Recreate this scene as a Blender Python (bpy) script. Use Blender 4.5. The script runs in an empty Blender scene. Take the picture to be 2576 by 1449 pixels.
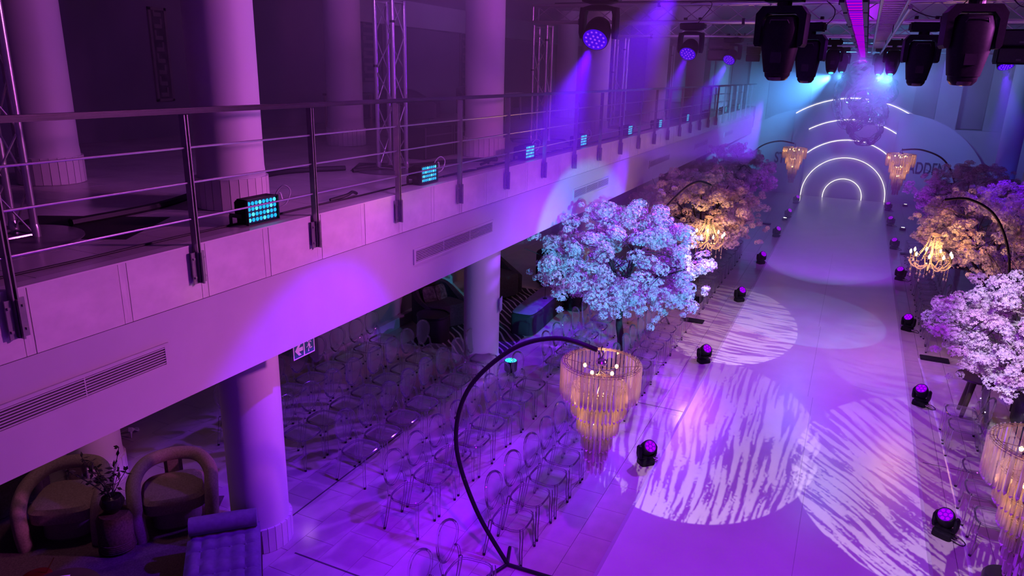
import bpy, bmesh, math, random
from mathutils import Vector, Matrix, Euler

random.seed(7)
C = bpy.context.scene.collection
scene = bpy.context.scene
PI = math.pi
H_CAM = 5.2

# ------------------------------------------------------------------ camera
cam_d = bpy.data.cameras.new('camera')
cam = bpy.data.objects.new('camera', cam_d)
C.objects.link(cam)
scene.camera = cam
FPX = 1831.181
cam_d.sensor_fit = 'HORIZONTAL'
cam_d.sensor_width = 36.0
cam_d.lens = FPX / 2576.0 * 36.0
cam_d.clip_start = 0.05
cam_d.clip_end = 200
_r = Vector((0.9052234, 0.4242241, 0.0245873))
_u = Vector((-0.1431526, 0.2499619, 0.9576150))
_f = Vector((-0.4000975, 0.8703752, -0.2870001))
M = Matrix((( _r.x, _u.x, -_f.x, 0), (_r.y, _u.y, -_f.y, 0), (_r.z, _u.z, -_f.z, H_CAM), (0, 0, 0, 1)))
cam.matrix_world = M

# ------------------------------------------------------------------ world, exposure
scene.view_settings.view_transform = 'Standard'
scene.view_settings.look = 'None'
scene.view_settings.gamma = 1.0
scene.view_settings.exposure = 0.0
scene.view_settings.use_curve_mapping = False
world = bpy.data.worlds.new('world')
scene.world = world
world.use_nodes = True
wbg = world.node_tree.nodes['Background']
wbg.inputs[0].default_value = (0.24, 0.04, 0.62, 1)
wbg.inputs[1].default_value = 0.13
cy = scene.cycles
cy.max_bounces = 4
cy.diffuse_bounces = 2
cy.glossy_bounces = 2
cy.transmission_bounces = 2
cy.volume_bounces = 0
cy.transparent_max_bounces = 28
cy.caustics_reflective = False
cy.caustics_refractive = False
cy.sample_clamp_indirect = 3.0
cy.sample_clamp_direct = 0.0
cy.use_adaptive_sampling = True
cy.adaptive_threshold = 0.05
cy.use_denoising = True

# ------------------------------------------------------------------ lamps
def aim(o, target):
    d = (Vector(target) - o.location).normalized()
    o.rotation_euler = d.to_track_quat('-Z', 'Y').to_euler()

def spot(name, loc, target, power, color, angle, blend=0.3, radius=0.08):
    l = bpy.data.lights.new(name, 'SPOT')
    l.energy = power
    l.color = color
    l.spot_size = math.radians(angle)
    l.spot_blend = blend
    l.shadow_soft_size = radius
    o = bpy.data.objects.new(name, l)
    C.objects.link(o)
    o.location = loc
    aim(o, target)
    return o

def area(name, loc, target, power, color, sx, sy):
    l = bpy.data.lights.new(name, 'AREA')
    l.shape = 'RECTANGLE'
    l.size = sx
    l.size_y = sy
    l.energy = power
    l.color = color
    o = bpy.data.objects.new(name, l)
    C.objects.link(o)
    o.location = loc
    aim(o, target)
    return o

def point(name, loc, power, color, radius):
    l = bpy.data.lights.new(name, 'POINT')
    l.energy = power
    l.color = color
    l.shadow_soft_size = radius
    o = bpy.data.objects.new(name, l)
    C.objects.link(o)
    o.location = loc
    return o

def gobo(light_obj, kind, scale, angle, seed):
    """a gobo wheel in the lamp itself: the pattern multiplies the beam by direction"""
    l = light_obj.data
    l.use_nodes = True
    nt = l.node_tree
    n = nt.nodes
    em = next(x for x in n if x.type == 'EMISSION')
    tc = n.new('ShaderNodeTexCoord')
    sp = n.new('ShaderNodeSeparateXYZ')
    nt.links.new(tc.outputs['Normal'], sp.inputs[0])
    dx = n.new('ShaderNodeMath'); dx.operation = 'DIVIDE'
    dy = n.new('ShaderNodeMath'); dy.operation = 'DIVIDE'
    nt.links.new(sp.outputs[0], dx.inputs[0]); nt.links.new(sp.outputs[2], dx.inputs[1])
    nt.links.new(sp.outputs[1], dy.inputs[0]); nt.links.new(sp.outputs[2], dy.inputs[1])
    cb = n.new('ShaderNodeCombineXYZ')
    nt.links.new(dx.outputs[0], cb.inputs[0]); nt.links.new(dy.outputs[0], cb.inputs[1])
    mp = n.new('ShaderNodeMapping')
    mp.inputs['Rotation'].default_value = (0, 0, angle)
    mp.inputs['Location'].default_value = (seed * 3.7, seed * 1.3, 0)
    nt.links.new(cb.outputs[0], mp.inputs[0])
    ramp = n.new('ShaderNodeValToRGB')
    if kind == 'stripe':
        # ragged stripes: noise stretched along one axis, with a gentle bend
        no0 = n.new('ShaderNodeTexNoise'); no0.inputs['Scale'].default_value = 3.0
        nt.links.new(mp.outputs[0], no0.inputs['Vector'])
        ad = n.new('ShaderNodeVectorMath'); ad.operation = 'MULTIPLY_ADD'
        ad.inputs[1].default_value = (0.10, 0.10, 0)
        nt.links.new(no0.outputs['Color'], ad.inputs[0]); nt.links.new(mp.outputs[0], ad.inputs[2])
        m2 = n.new('ShaderNodeMapping'); m2.inputs['Scale'].default_value = (scale * 0.09, scale, 1)
        nt.links.new(ad.outputs[0], m2.inputs[0])
        no = n.new('ShaderNodeTexNoise'); no.inputs['Scale'].default_value = 1.0
        no.inputs['Detail'].default_value = 1.5; no.inputs['Roughness'].default_value = 0.5
        nt.links.new(m2.outputs[0], no.inputs['Vector'])
        fine = n.new('ShaderNodeTexNoise'); fine.inputs['Scale'].default_value = scale * 2.2
        fine.inputs['Detail'].default_value = 1.0
        nt.links.new(mp.outputs[0], fine.inputs['Vector'])
        mix = n.new('ShaderNodeMath'); mix.operation = 'MULTIPLY_ADD'
        mix.inputs[1].default_value = 0.30
        nt.links.new(fine.outputs['Fac'], mix.inputs[0]); nt.links.new(no.outputs['Fac'], mix.inputs[2])
        nt.links.new(mix.outputs[0], ramp.inputs[0])
        ramp.color_ramp.elements[0].position = 0.618
        ramp.color_ramp.elements[1].position = 0.632
        ramp.color_ramp.elements[0].color = (0.015, 0.015, 0.015, 1)
    else:
        no = n.new('ShaderNodeTexNoise'); no.inputs['Scale'].default_value = scale
        no.inputs['Detail'].default_value = 2.0; no.inputs['Distortion'].default_value = 1.2
        nt.links.new(mp.outputs[0], no.inputs['Vector'])
        nt.links.new(no.outputs['Fac'], ramp.inputs[0])
        ramp.color_ramp.elements[0].position = 0.3
        ramp.color_ramp.elements[1].position = 0.75
        ramp.color_ramp.elements[0].color = (0.45, 0.45, 0.45, 1)
    nt.links.new(ramp.outputs[0], em.inputs['Color'])

VIOLET = (0.24, 0.0, 1.0)
PURPLE = (0.42, 0.02, 1.0)
MAGENTA = (0.62, 0.0, 1.0)
PINK = (1.0, 0.30, 0.85)
CYAN = (0.09, 0.38, 1.0)
AZURE = (0.12, 0.40, 1.0)
WARMW = (1.0, 0.80, 0.90)
AMBER = (1.0, 0.46, 0.13)

# --- general pink wash thrown on the left balcony from the right side of the rig
spot('lamp_pink_wash', (4.6, 9.2, 6.45), (-4.9, 4.4, 3.95), 3300, (1.0, 0.17, 0.95), 42, 1.0, 0.35)
spot('lamp_pink_wash', (3.8, 8.0, 6.4), (-5.2, 11.0, 4.0), 1700, (0.85, 0.13, 1.0), 46, 1.0, 0.35)
spot('lamp_blue_wash', (4.6, 19.0, 6.2), (-5.0, 19.5, 3.2), 1100, (0.36, 0.22, 1.0), 56, 1.0, 0.3)
# --- violet LED wash heads (rows of the rig)
spot('lamp_violet_floor', (-1.5, 6.4, 5.9), (-4.75, 4.9, 0.0), 1750, (0.14, 0.0, 1.0), 44, 0.3, 0.06)
spot('lamp_violet_fascia', (2.2, 4.6, 5.9), (-4.55, 7.0, 2.45), 420, (0.16, 0.0, 1.0), 24, 0.7, 0.1)
spot('lamp_violet_front', (-0.2, 2.6, 6.2), (0.0, 7.0, 0.0), 1900, (0.32, 0.0, 1.0), 80, 0.5, 0.12)
spot('lamp_violet_middle', (0.4, 13.3, 4.9), (-0.6, 13.9, 0.0), 620, (0.24, 0.0, 1.0), 88, 0.6, 0.12)
spot('lamp_violet_right', (2.4, 8.3, 5.8), (2.6, 12.0, 0.0), 330, (0.55, 0.06, 1.0), 60, 0.6, 0.12)
spot('lamp_violet_far', (0.2, 16.6, 5.75), (-0.3, 24.5, 0.0), 2600, (0.34, 0.02, 1.0), 46, 0.6, 0.12)
spot('lamp_violet_left', (-1.2, 13.3, 4.9), (-4.3, 10.0, 0.0), 2600, (0.22, 0.03, 1.0), 64, 0.6, 0.12)
# --- visible blue beams of the wash heads in the haze
spot('lamp_beam', (-2.83, 8.05, 5.42), (-2.75, 2.6, 0.3), 4200, (0.11, 0.0, 1.0), 31, 0.6, 0.05)
spot('lamp_beam', (-2.90, 13.25, 5.46), (-3.6, 8.2, 0.0), 2200, (0.14, 0.0, 1.0), 26, 0.6, 0.05)
spot('lamp_beam', (-3.02, 18.32, 5.44), (-5.0, 12.2, 0.3), 3800, (0.12, 0.0, 1.0), 26, 0.6, 0.05)
spot('lamp_beam', (2.55, 18.40, 5.44), (3.2, 14.0, 0.0), 1800, (0.12, 0.0, 1.0), 30, 0.6, 0.05)
# --- cyan heads washing the stage
spot('lamp_cyan', (-0.75, 18.6, 5.22), (-5.0, 33.5, 3.5), 20000, CYAN, 21, 0.8, 0.05)
spot('lamp_cyan', (0.46, 18.6, 5.22), (-0.9, 35.9, 4.2), 3300, CYAN, 24, 0.6, 0.05)
spot('lamp_cyan', (-0.69, 23.7, 5.26), (-3.0, 35.9, 4.8), 1500, CYAN, 44, 0.5, 0.05)
spot('lamp_cyan', (0.31, 23.7, 5.26), (2.6, 35.9, 5.0), 2500, CYAN, 46, 0.6, 0.05)
# --- violet on the far scenery
spot('lamp_violet_stage', (2.4, 28.6, 6.0), (3.2, 35.9, 0.8), 800, (0.18, 0.0, 1.0), 50, 0.5, 0.1)
spot('lamp_violet_stage', (-2.8, 28.6, 6.0), (-4.0, 35.9, 0.8), 400, (0.18, 0.0, 1.0), 60, 0.5, 0.1)
spot('lamp_blue_corner', (5.2, 30.0, 0.4), (5.0, 33.5, 3.0), 160, (0.02, 0.05, 1.0), 80, 0.5, 0.1)
# --- cyan wash bars on the far right balcony lighting the nearest tree
spot('lamp_cyan_tree', (3.6, 3.3, 4.6), (-3.75, 12.2, 2.05), 5600, (0.05, 0.62, 1.0), 17, 0.25, 0.03)
spot('lamp_blue_column', (3.6, 4.2, 4.7), (-5.6, 10.9, 1.0), 1000, (0.18, 0.36, 1.0), 26, 0.9, 0.05)
# --- profile heads with gobos
g = spot('lamp_gobo_white', (-0.9, 3.4, 5.7), (-1.55, 9.95, 0), 1250, WARMW, 22.5, 0.02, 0.012); gobo(g, 'stripe', 120, 1.60, 1)
g = spot('lamp_gobo_white', (0.8, 3.4, 5.7), (1.55, 9.85, 0), 1250, WARMW, 23, 0.02, 0.012); gobo(g, 'stripe', 120, 0.62, 2)
g = spot('lamp_gobo_white', (-0.9, 8.25, 4.98), (-2.05, 15.3, 0), 1600, WARMW, 20, 0.02, 0.012); gobo(g, 'stripe', 130, 0.16, 3)
g = spot('lamp_gobo_blue', (0.8, 8.25, 4.98), (1.55, 15.0, 0), 330, (0.62, 0.66, 1.0), 22, 0.1, 0.02); gobo(g, 'stripe', 120, 0.05, 4)
g = spot('lamp_gobo_soft', (0.67, 13.4, 4.95), (-0.5, 16.7, 0), 330, (0.16, 0.55, 1.0), 32, 0.06, 0.02); gobo(g, 'soft', 12, 0.4, 5)
g = spot('lamp_gobo_soft', (-0.9, 13.4, 4.95), (-0.2, 23.6, 0), 1000, (0.22, 0.66, 0.95), 21, 0.05, 0.02); gobo(g, 'soft', 12, 1.4, 6)
# --- light of the magenta LED battens under the centre truss
area('lamp_batten', (-0.22, 19.5, 5.82), (-0.22, 19.5, 0), 75, (0.36, 0.0, 1.0), 0.2, 20.0)
spot('lamp_violet_columns', (2.4, 13.3, 5.0), (-5.6, 9.0, 6.2), 700, (0.28, 0.0, 1.0), 30, 1.0, 0.1)
area('ceiling_fill', (-0.22, 16.0, 6.50), (-0.22, 16.0, 7.5), 90, (0.42, 0.0, 0.95), 0.3, 20.0)  # added fill aimed up to brighten the ceiling, not a rig fixture
spot('balcony_fill', (-3.2, 6.2, 6.6), (-7.2, 8.5, 3.84), 280, (0.55, 0.13, 1.0), 120, 1.0, 0.3)  # added violet fill to lift the balcony floor and walls, no fixture seen
spot('balcony_fill', (-3.2, 17.0, 6.6), (-8.2, 19.5, 4.6), 300, (0.50, 0.13, 1.0), 120, 1.0, 0.3)  # same added fill for the farther stretch of balcony
spot('lamp_white_tree', (0.8, 3.4, 5.6), (2.75, 11.3, 1.9), 3000, (0.80, 0.74, 0.95), 17, 0.5, 0.02)
spot('far_wall_fill', (1.5, 29.2, 5.2), (3.0, 38.0, 5.4), 900, (0.24, 0.27, 1.0), 90, 0.8, 0.1)  # added blue fill to brighten the far gallery wall, no source seen
# added dim fill light under the balcony, no fitting seen there
spot('lounge_fill', (-7.2, 4.6, 2.60), (-7.0, 4.5, 0), 18, (1.0, 0.42, 0.62), 150, 1.0, 0.1)
spot('lounge_fill', (-7.0, 14.0, 2.60), (-8.0, 14.5, 0.4), 26, (0.75, 0.34, 0.85), 160, 1.0, 0.1)
spot('lounge_fill', (-7.6, 8.4, 2.60), (-7.6, 8.4, 0), 10, (0.75, 0.34, 0.8), 150, 1.0, 0.1)
spot('lounge_fill', (-6.6, 20.0, 2.60), (-8.0, 20.5, 0.4), 20, (0.75, 0.34, 0.85), 160, 1.0, 0.1)
spot('lamp_ray', (-4.0, 30.0, 0.3), (-3.6, 31.0, 5.0), 1800, (0.7, 0.65, 1.0), 3.0, 0.5, 0.02)
spot('lamp_ray', (-4.0, 30.0, 0.3), (-3.2, 30.6, 5.0), 1800, (0.7, 0.65, 1.0), 3.0, 0.5, 0.02)
spot('lamp_cyan_front', (0.46, 18.3, 5.22), (-0.1, 10.4, 0.0), 170, CYAN, 16, 0.8, 0.06)
spot('lamp_cyan_front', (-0.69, 23.4, 5.28), (-0.3, 13.0, 0.0), 240, CYAN, 14, 0.8, 0.06)


# ------------------------------------------------------------------ materials
MATS = {}
def _new(name):
    m = bpy.data.materials.new(name)
    m.use_nodes = True
    nt = m.node_tree
    return m, nt, nt.nodes['Principled BSDF']

def mat(name, col, rough=0.5, metal=0.0, var=0.12, scale=8.0, bump=0.0, spec=0.5, detail=4.0, coords='Object'):
    """procedural paint / stone / cloth: base colour broken by noise, optional fine relief"""
    if name in MATS: return MATS[name]
    m, nt, b = _new(name)
    n = nt.nodes
    tc = n.new('ShaderNodeTexCoord')
    no = n.new('ShaderNodeTexNoise')
    no.inputs['Scale'].default_value = scale
    no.inputs['Detail'].default_value = detail
    nt.links.new(tc.outputs[coords], no.inputs['Vector'])
    r = n.new('ShaderNodeValToRGB')
    r.color_ramp.elements[0].position = 0.3
    r.color_ramp.elements[1].position = 0.7
    r.color_ramp.elements[0].color = tuple(c * (1 - var) for c in col) + (1,)
    r.color_ramp.elements[1].color = tuple(min(1, c * (1 + var)) for c in col) + (1,)
    nt.links.new(no.outputs['Fac'], r.inputs[0])
    nt.links.new(r.outputs[0], b.inputs['Base Color'])
    b.inputs['Roughness'].default_value = rough
    b.inputs['Metallic'].default_value = metal
    b.inputs['Specular IOR Level'].default_value = spec
    if bump:
        bp = n.new('ShaderNodeBump')
        bp.inputs['Strength'].default_value = bump
        bp.inputs['Distance'].default_value = 0.01
        no2 = n.new('ShaderNodeTexNoise'); no2.inputs['Scale'].default_value = scale * 12
        nt.links.new(tc.outputs[coords], no2.inputs['Vector'])
        nt.links.new(no2.outputs['Fac'], bp.inputs['Height'])
        nt.links.new(bp.outputs[0], b.inputs['Normal'])
    MATS[name] = m
    return m

def glow(name, col, strength):
    if name in MATS: return MATS[name]
    m = bpy.data.materials.new(name); m.use_nodes = True
    nt = m.node_tree; nt.nodes.clear()
    e = nt.nodes.new('ShaderNodeEmission'); o = nt.nodes.new('ShaderNodeOutputMaterial')
    e.inputs[0].default_value = tuple(col) + (1,); e.inputs[1].default_value = strength
    nt.links.new(e.outputs[0], o.inputs[0])
    if name.startswith('led') or name.startswith('white_puck'): m.cycles.emission_sampling = 'NONE'
    MATS[name] = m
    return m

def clear(name, tint, gloss=0.05, rough=0.04, body=0.0, bodycol=(0.9, 0.9, 0.9), edge=1.0, ior=1.45, body_edge=0.0):
    """clear plastic: transparent with a mirror-like coat that grows towards grazing angles"""
    if name in MATS: return MATS[name]
    m = bpy.data.materials.new(name); m.use_nodes = True
    nt = m.node_tree; n = nt.nodes; n.clear()
    out = n.new('ShaderNodeOutputMaterial')
    tr = n.new('ShaderNodeBsdfTransparent')
    lw = n.new('ShaderNodeLayerWeight'); lw.inputs['Blend'].default_value = 0.35
    tint_r = n.new('ShaderNodeValToRGB')
    tint_r.color_ramp.elements[0].color = tuple(tint) + (1,)
    tint_r.color_ramp.elements[1].position = 1.0
    tint_r.color_ramp.elements[1].color = tuple(c * (1 - 0.6 * edge) for c in tint) + (1,)
    nt.links.new(lw.outputs['Facing'], tint_r.inputs[0])
    nt.links.new(tint_r.outputs[0], tr.inputs[0])
    gl = n.new('ShaderNodeBsdfGlossy'); gl.inputs['Roughness'].default_value = rough
    fr = n.new('ShaderNodeFresnel'); fr.inputs['IOR'].default_value = ior
    mx = n.new('ShaderNodeMixShader')
    nt.links.new(fr.outputs[0], mx.inputs[0])
    nt.links.new(tr.outputs[0], mx.inputs[1]); nt.links.new(gl.outputs[0], mx.inputs[2])
    last = mx
    if body > 0:
        df = n.new('ShaderNodeBsdfDiffuse'); tl = n.new('ShaderNodeBsdfTranslucent')
        df.inputs[0].default_value = tuple(bodycol) + (1,); tl.inputs[0].default_value = tuple(bodycol) + (1,)
        m0 = n.new('ShaderNodeMixShader'); m0.inputs[0].default_value = 0.6
        nt.links.new(df.outputs[0], m0.inputs[1]); nt.links.new(tl.outputs[0], m0.inputs[2])
        m1 = n.new('ShaderNodeMixShader'); m1.inputs[0].default_value = body
        if body_edge:
            ma = n.new('ShaderNodeMath'); ma.operation = 'POWER'; ma.inputs[1].default_value = 2.0
            mb_ = n.new('ShaderNodeMath'); mb_.operation = 'MULTIPLY_ADD'; mb_.inputs[1].default_value = body_edge; mb_.inputs[2].default_value = body
            nt.links.new(lw.outputs['Facing'], ma.inputs[0]); nt.links.new(ma.outputs[0], mb_.inputs[0]); nt.links.new(mb_.outputs[0], m1.inputs[0])
        nt.links.new(mx.outputs[0], m1.inputs[1]); nt.links.new(m0.outputs[0], m1.inputs[2])
        last = m1
    nt.links.new(last.outputs[0], out.inputs[0])
    MATS[name] = m
    return m

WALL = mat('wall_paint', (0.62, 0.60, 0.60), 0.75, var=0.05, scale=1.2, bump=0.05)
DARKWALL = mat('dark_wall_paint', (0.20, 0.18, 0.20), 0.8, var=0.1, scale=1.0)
LOWWALL = mat('mauve_wall_paint', (0.42, 0.34, 0.38), 0.8, var=0.08, scale=1.4)
PLASTER = mat('white_plaster', (0.56, 0.55, 0.56), 0.6, var=0.04, scale=2.0, bump=0.06)
COLUMN = mat('column_plaster', (0.70, 0.67, 0.66), 0.55, var=0.05, scale=1.5, bump=0.05)
STONE = mat('fascia_stone', (0.80, 0.75, 0.73), 0.22, var=0.09, scale=3.0)
STONE2 = mat('balcony_tile_stone', (0.55, 0.50, 0.49), 0.25, var=0.12, scale=2.0)
TILE = mat('floor_tile_stone', (0.60, 0.54, 0.50), 0.14, var=0.08, scale=2.5, detail=6)
GROUT = mat('grout', (0.10, 0.09, 0.09), 0.8)
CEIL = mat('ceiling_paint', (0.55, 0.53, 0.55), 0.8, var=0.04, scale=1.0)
VINYL = mat('runway_vinyl', (0.80, 0.78, 0.80), 0.30, var=0.05, scale=1.6, bump=0.03, detail=8, spec=.35)
STEEL = mat('brushed_steel', (0.55, 0.53, 0.54), 0.32, metal=0.9, var=0.08, scale=30)
DARKSTEEL = mat('grey_post_steel', (0.32, 0.30, 0.32), 0.38, metal=0.75, var=0.1, scale=20)
RAILTOP = mat('handrail_dark', (0.035, 0.03, 0.045), 0.35, var=0.15, scale=10)
ALU = mat('truss_aluminium', (0.62, 0.60, 0.62), 0.3, metal=0.85, var=0.06, scale=25)
BLACK = mat('black_metal', (0.018, 0.016, 0.02), 0.42, var=0.2, scale=20, spec=0.4)
BLACKP = mat('black_plastic', (0.011, 0.010, 0.013), 0.55, var=0.25, scale=40, bump=0.05, spec=.14)
RUBBER = mat('cable_rubber', (0.012, 0.011, 0.013), 0.6)
MATBLACK = mat('black_mat', (0.012, 0.012, 0.014), 0.85, var=0.3, scale=30)
GRILLEDARK = mat('grille_void', (0.03, 0.025, 0.03), 0.9)
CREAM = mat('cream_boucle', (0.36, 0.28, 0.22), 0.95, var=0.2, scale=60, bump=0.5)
VELVET = mat('purple_velvet', (0.20, 0.17, 0.24), 0.85, var=0.12, scale=18, bump=0.15)
DARKFAB = mat('dark_fabric', (0.05, 0.042, 0.055), 0.95, var=0.25, scale=30, bump=0.3)
DARKWOOD = mat('dark_wood', (0.06, 0.035, 0.028), 0.35, var=0.3, scale=6)
CARPET = mat('lounge_carpet', (0.13, 0.10, 0.09), 0.95, var=0.3, scale=60, bump=0.4)
WHITE = mat('white_lacquer', (0.80, 0.80, 0.80), 0.35, var=0.02)
PAPER = mat('paper', (0.85, 0.84, 0.82), 0.8, var=0.02)
INK = mat('black_ink', (0.01, 0.01, 0.01), 0.7)
BACKDROP = mat('scenery_board', (0.62, 0.62, 0.66), 0.6, var=0.03, scale=1.0)
BARK = mat('tree_bark', (0.050, 0.036, 0.036), 0.8, var=0.4, scale=14, bump=0.5)
GREEN = mat('exit_sign_green', (0.02, 0.16, 0.13), 0.4, var=0.03)
REDM = mat('red_enamel', (0.13, 0.006, 0.01), 0.35, var=0.1)
LEAFDARK = mat('dark_leaf', (0.03, 0.028, 0.035), 0.7, var=0.4, scale=20)
GOLD = mat('gold_metal', (0.75, 0.5, 0.2), 0.25, metal=1.0)
CHROME = mat('chrome', (0.8, 0.78, 0.8), 0.12, metal=1.0, var=0.03)

CHAIRM = clear('clear_polycarbonate', (0.995, 0.995, 1.0), rough=0.07, edge=0.06, body=0.035, body_edge=0.30, bodycol=(.95, .95, .97), ior=1.32)
CHAIRP = clear('clear_polycarbonate_shell', (0.985, 0.985, 0.995), rough=0.09, edge=0.10, body=0.085, body_edge=0.25, bodycol=(.95, .95, .97), ior=1.4)
CHAINM = clear('clear_vinyl', (0.97, 0.98, 0.99), rough=0.10, edge=0.45, body=0.10, body_edge=0.25, bodycol=(.95, .97, 1.0), ior=1.5)
PRISM = clear('clear_acrylic_prism', (0.95, 0.93, 0.92), rough=0.06, edge=0.8, body=0.16, body_edge=0.55, bodycol=(0.97, 0.86, 0.76))
CRYSTAL = clear('crystal_bead', (0.92, 0.90, 0.92), rough=0.05, edge=0.8, body=0.35, bodycol=(0.95, 0.82, 0.80))
FILMM = clear('clear_film', (0.93, 0.93, 0.95), rough=0.12, edge=0.7, body=0.06, ior=1.6)

def petal(name, col, col2):
    m, nt, b = _new(name)
    n = nt.nodes
    tc = n.new('ShaderNodeObjectInfo')
    no = n.new('ShaderNodeTexNoise'); no.inputs['Scale'].default_value = 9
    t2 = n.new('ShaderNodeTexCoord'); nt.links.new(t2.outputs['Object'], no.inputs['Vector'])
    mx = n.new('ShaderNodeMixRGB')
    mx.inputs[1].default_value = tuple(col) + (1,); mx.inputs[2].default_value = tuple(col2) + (1,)
    ad = n.new('ShaderNodeMath'); ad.operation = 'MULTIPLY'
    nt.links.new(tc.outputs['Random'], ad.inputs[0]); nt.links.new(no.outputs['Fac'], ad.inputs[1])
    nt.links.new(ad.outputs[0], mx.inputs[0])
    nt.links.new(mx.outputs[0], b.inputs['Base Color'])
    b.inputs['Roughness'].default_value = 0.75
    b.inputs['Specular IOR Level'].default_value = 0.2
    MATS[name] = m
    return m
PETAL = petal('white_blossom', (0.86, 0.80, 0.83), (0.80, 0.42, 0.52))

# ------------------------------------------------------------------ mesh building
class MB:
    def __init__(s): s.v = []; s.f = []
    def add(s, vs, fs):
        k = len(s.v)
        s.v += [tuple(p) for p in vs]
        s.f += [tuple(i + k for i in f) for f in fs]
        return s
    def box(s, c, d, rot=None):
        hx, hy, hz = d[0] / 2, d[1] / 2, d[2] / 2
        vs = [Vector((x, y, z)) for z in (-hz, hz) for y in (-hy, hy) for x in (-hx, hx)]
        if rot is not None:
            R = rot if isinstance(rot, Matrix) else Euler(rot).to_matrix()
            vs = [R @ p for p in vs]
        vs = [p + Vector(c) for p in vs]
        return s.add(vs, [(0, 2, 3, 1), (4, 5, 7, 6), (0, 1, 5, 4), (2, 6, 7, 3), (0, 4, 6, 2), (1, 3, 7, 5)])
    def bbox(s, lo, hi):
        return s.box([(a + b) / 2 for a, b in zip(lo, hi)], [b - a for a, b in zip(lo, hi)])
    def rbox(s, c, d, bev=0.02, rot=None):
        """box with chamfered edges"""
        hx, hy, hz = d[0] / 2, d[1] / 2, d[2] / 2
        b = min(bev, hx * .9, hy * .9, hz * .9)
        bm = bmesh.new()
        bmesh.ops.create_cube(bm, size=1.0)
        for v in bm.verts: v.co = Vector((v.co.x * 2 * hx, v.co.y * 2 * hy, v.co.z * 2 * hz))
        bmesh.ops.bevel(bm, geom=list(bm.edges), offset=b, segments=2, affect='EDGES')
        R = None
        if rot is not None: R = rot if isinstance(rot, Matrix) else Euler(rot).to_matrix()
        bm.verts.index_update()
        vs = [(R @ v.co if R else v.co) + Vector(c) for v in bm.verts]
        fs = [[v.index for v in f.verts] for f in bm.faces]
        bm.free()
        return s.add(vs, fs)
    def tube(s, pts, r, n=8, cap=True, closed=False):
        pts = [Vector(p) for p in pts]
        N = len(pts)
        rs = r if isinstance(r, (list, tuple)) else [r] * N
        tan = []
        for i in range(N):
            if closed: t = pts[(i + 1) % N] - pts[i - 1]
            else: t = pts[min(i + 1, N - 1)] - pts[max(i - 1, 0)]
            tan.append(t.normalized() if t.length > 1e-9 else Vector((0, 0, 1)))
        a = tan[0].orthogonal().normalized()
        vs = []
        for i in range(N):
            a = (a - tan[i] * a.dot(tan[i]))
            a = a.normalized() if a.length > 1e-6 else tan[i].orthogonal().normalized()
            b = tan[i].cross(a)
            for k in range(n):
                t = 2 * PI * k / n
                vs.append(pts[i] + (a * math.cos(t) + b * math.sin(t)) * rs[i])
        fs = []
        for i in range(N if closed else N - 1):
            j = (i + 1) % N
            for k in range(n):
                fs.append((i * n + k, i * n + (k + 1) % n, j * n + (k + 1) % n, j * n + k))
        if cap and not closed:
            fs.append(tuple(range(n))[::-1]); fs.append(tuple((N - 1) * n + k for k in range(n)))
        return s.add(vs, fs)
    def lathe(s, prof, n=24, c=(0, 0, 0)):
        """profile of (radius, z) from bottom to top about the vertical axis"""
        vs = []
        for r, z in prof:
            for k in range(n):
                t = 2 * PI * k / n
                vs.append((c[0] + r * math.cos(t), c[1] + r * math.sin(t), c[2] + z))
        fs = []
        for i in range(len(prof) - 1):
            for k in range(n):
                fs.append((i * n + k, i * n + (k + 1) % n, (i + 1) * n + (k + 1) % n, (i + 1) * n + k))
        if prof[0][0] > 1e-4: fs.append(tuple(range(n))[::-1])
        if prof[-1][0] > 1e-4: fs.append(tuple((len(prof) - 1) * n + k for k in range(n)))
        return s.add(vs, fs)
    def loft(s, secs, n=20, p=3.5, axis='z'):
        """superellipse sections (cx, cy, z, half_x, half_y)"""
        vs = []
        for cx, cy_, z, hx, hy in secs:
            for k in range(n):
                t = 2 * PI * (k + .5) / n
                ct, st = math.cos(t), math.sin(t)
                x = cx + hx * math.copysign(abs(ct) ** (2 / p), ct)
                y = cy_ + hy * math.copysign(abs(st) ** (2 / p), st)
                vs.append((x, y, z))
        fs = []
        for i in range(len(secs) - 1):
            for k in range(n):
                fs.append((i * n + k, i * n + (k + 1) % n, (i + 1) * n + (k + 1) % n, (i + 1) * n + k))
        fs.append(tuple(range(n))[::-1]); fs.append(tuple((len(secs) - 1) * n + k for k in range(n)))
        return s.add(vs, fs)
    def prism(s, poly, z0, z1, M=None):
        n = len(poly)
        vs = [Vector((x, y, z)) for z in (z0, z1) for x, y in poly]
        if M is not None: vs = [M @ v for v in vs]
        fs = [tuple(range(n))[::-1], tuple(range(n, 2 * n))] + [(i, (i + 1) % n, n + (i + 1) % n, n + i) for i in range(n)]
        return s.add(vs, fs)
    def ball(s, c, r, n=8, m=5, sz=1.0):
        prof = [(max(1e-5, r * math.sin(PI * i / m)), -r * sz * math.cos(PI * i / m)) for i in range(m + 1)]
        return s.lathe(prof, n, c)
    def mesh(s, name, smooth=False):
        me = bpy.data.meshes.new(name)
        me.from_pydata([tuple(v) for v in s.v], [], s.f)
        me.update()
        if smooth:
            me.polygons.foreach_set('use_smooth', [True] * len(me.polygons))
            try: me.set_sharp_from_angle(angle=math.radians(40))
            except Exception: pass
        return me

def obj(name, mb, m, parent=None, loc=None, rot=None, scale=None, smooth=False, label=None):
    me = mb.mesh(name, smooth) if isinstance(mb, MB) else mb
    if m is not None and not me.materials: me.materials.append(m)
    o = bpy.data.objects.new(name, me)
    C.objects.link(o)
    if parent is not None: o.parent = parent
    if loc is not None: o.location = loc
    if rot is not None: o.rotation_euler = rot
    if scale is not None: o.scale = scale
    if label: o['label'] = label
    return o

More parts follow.
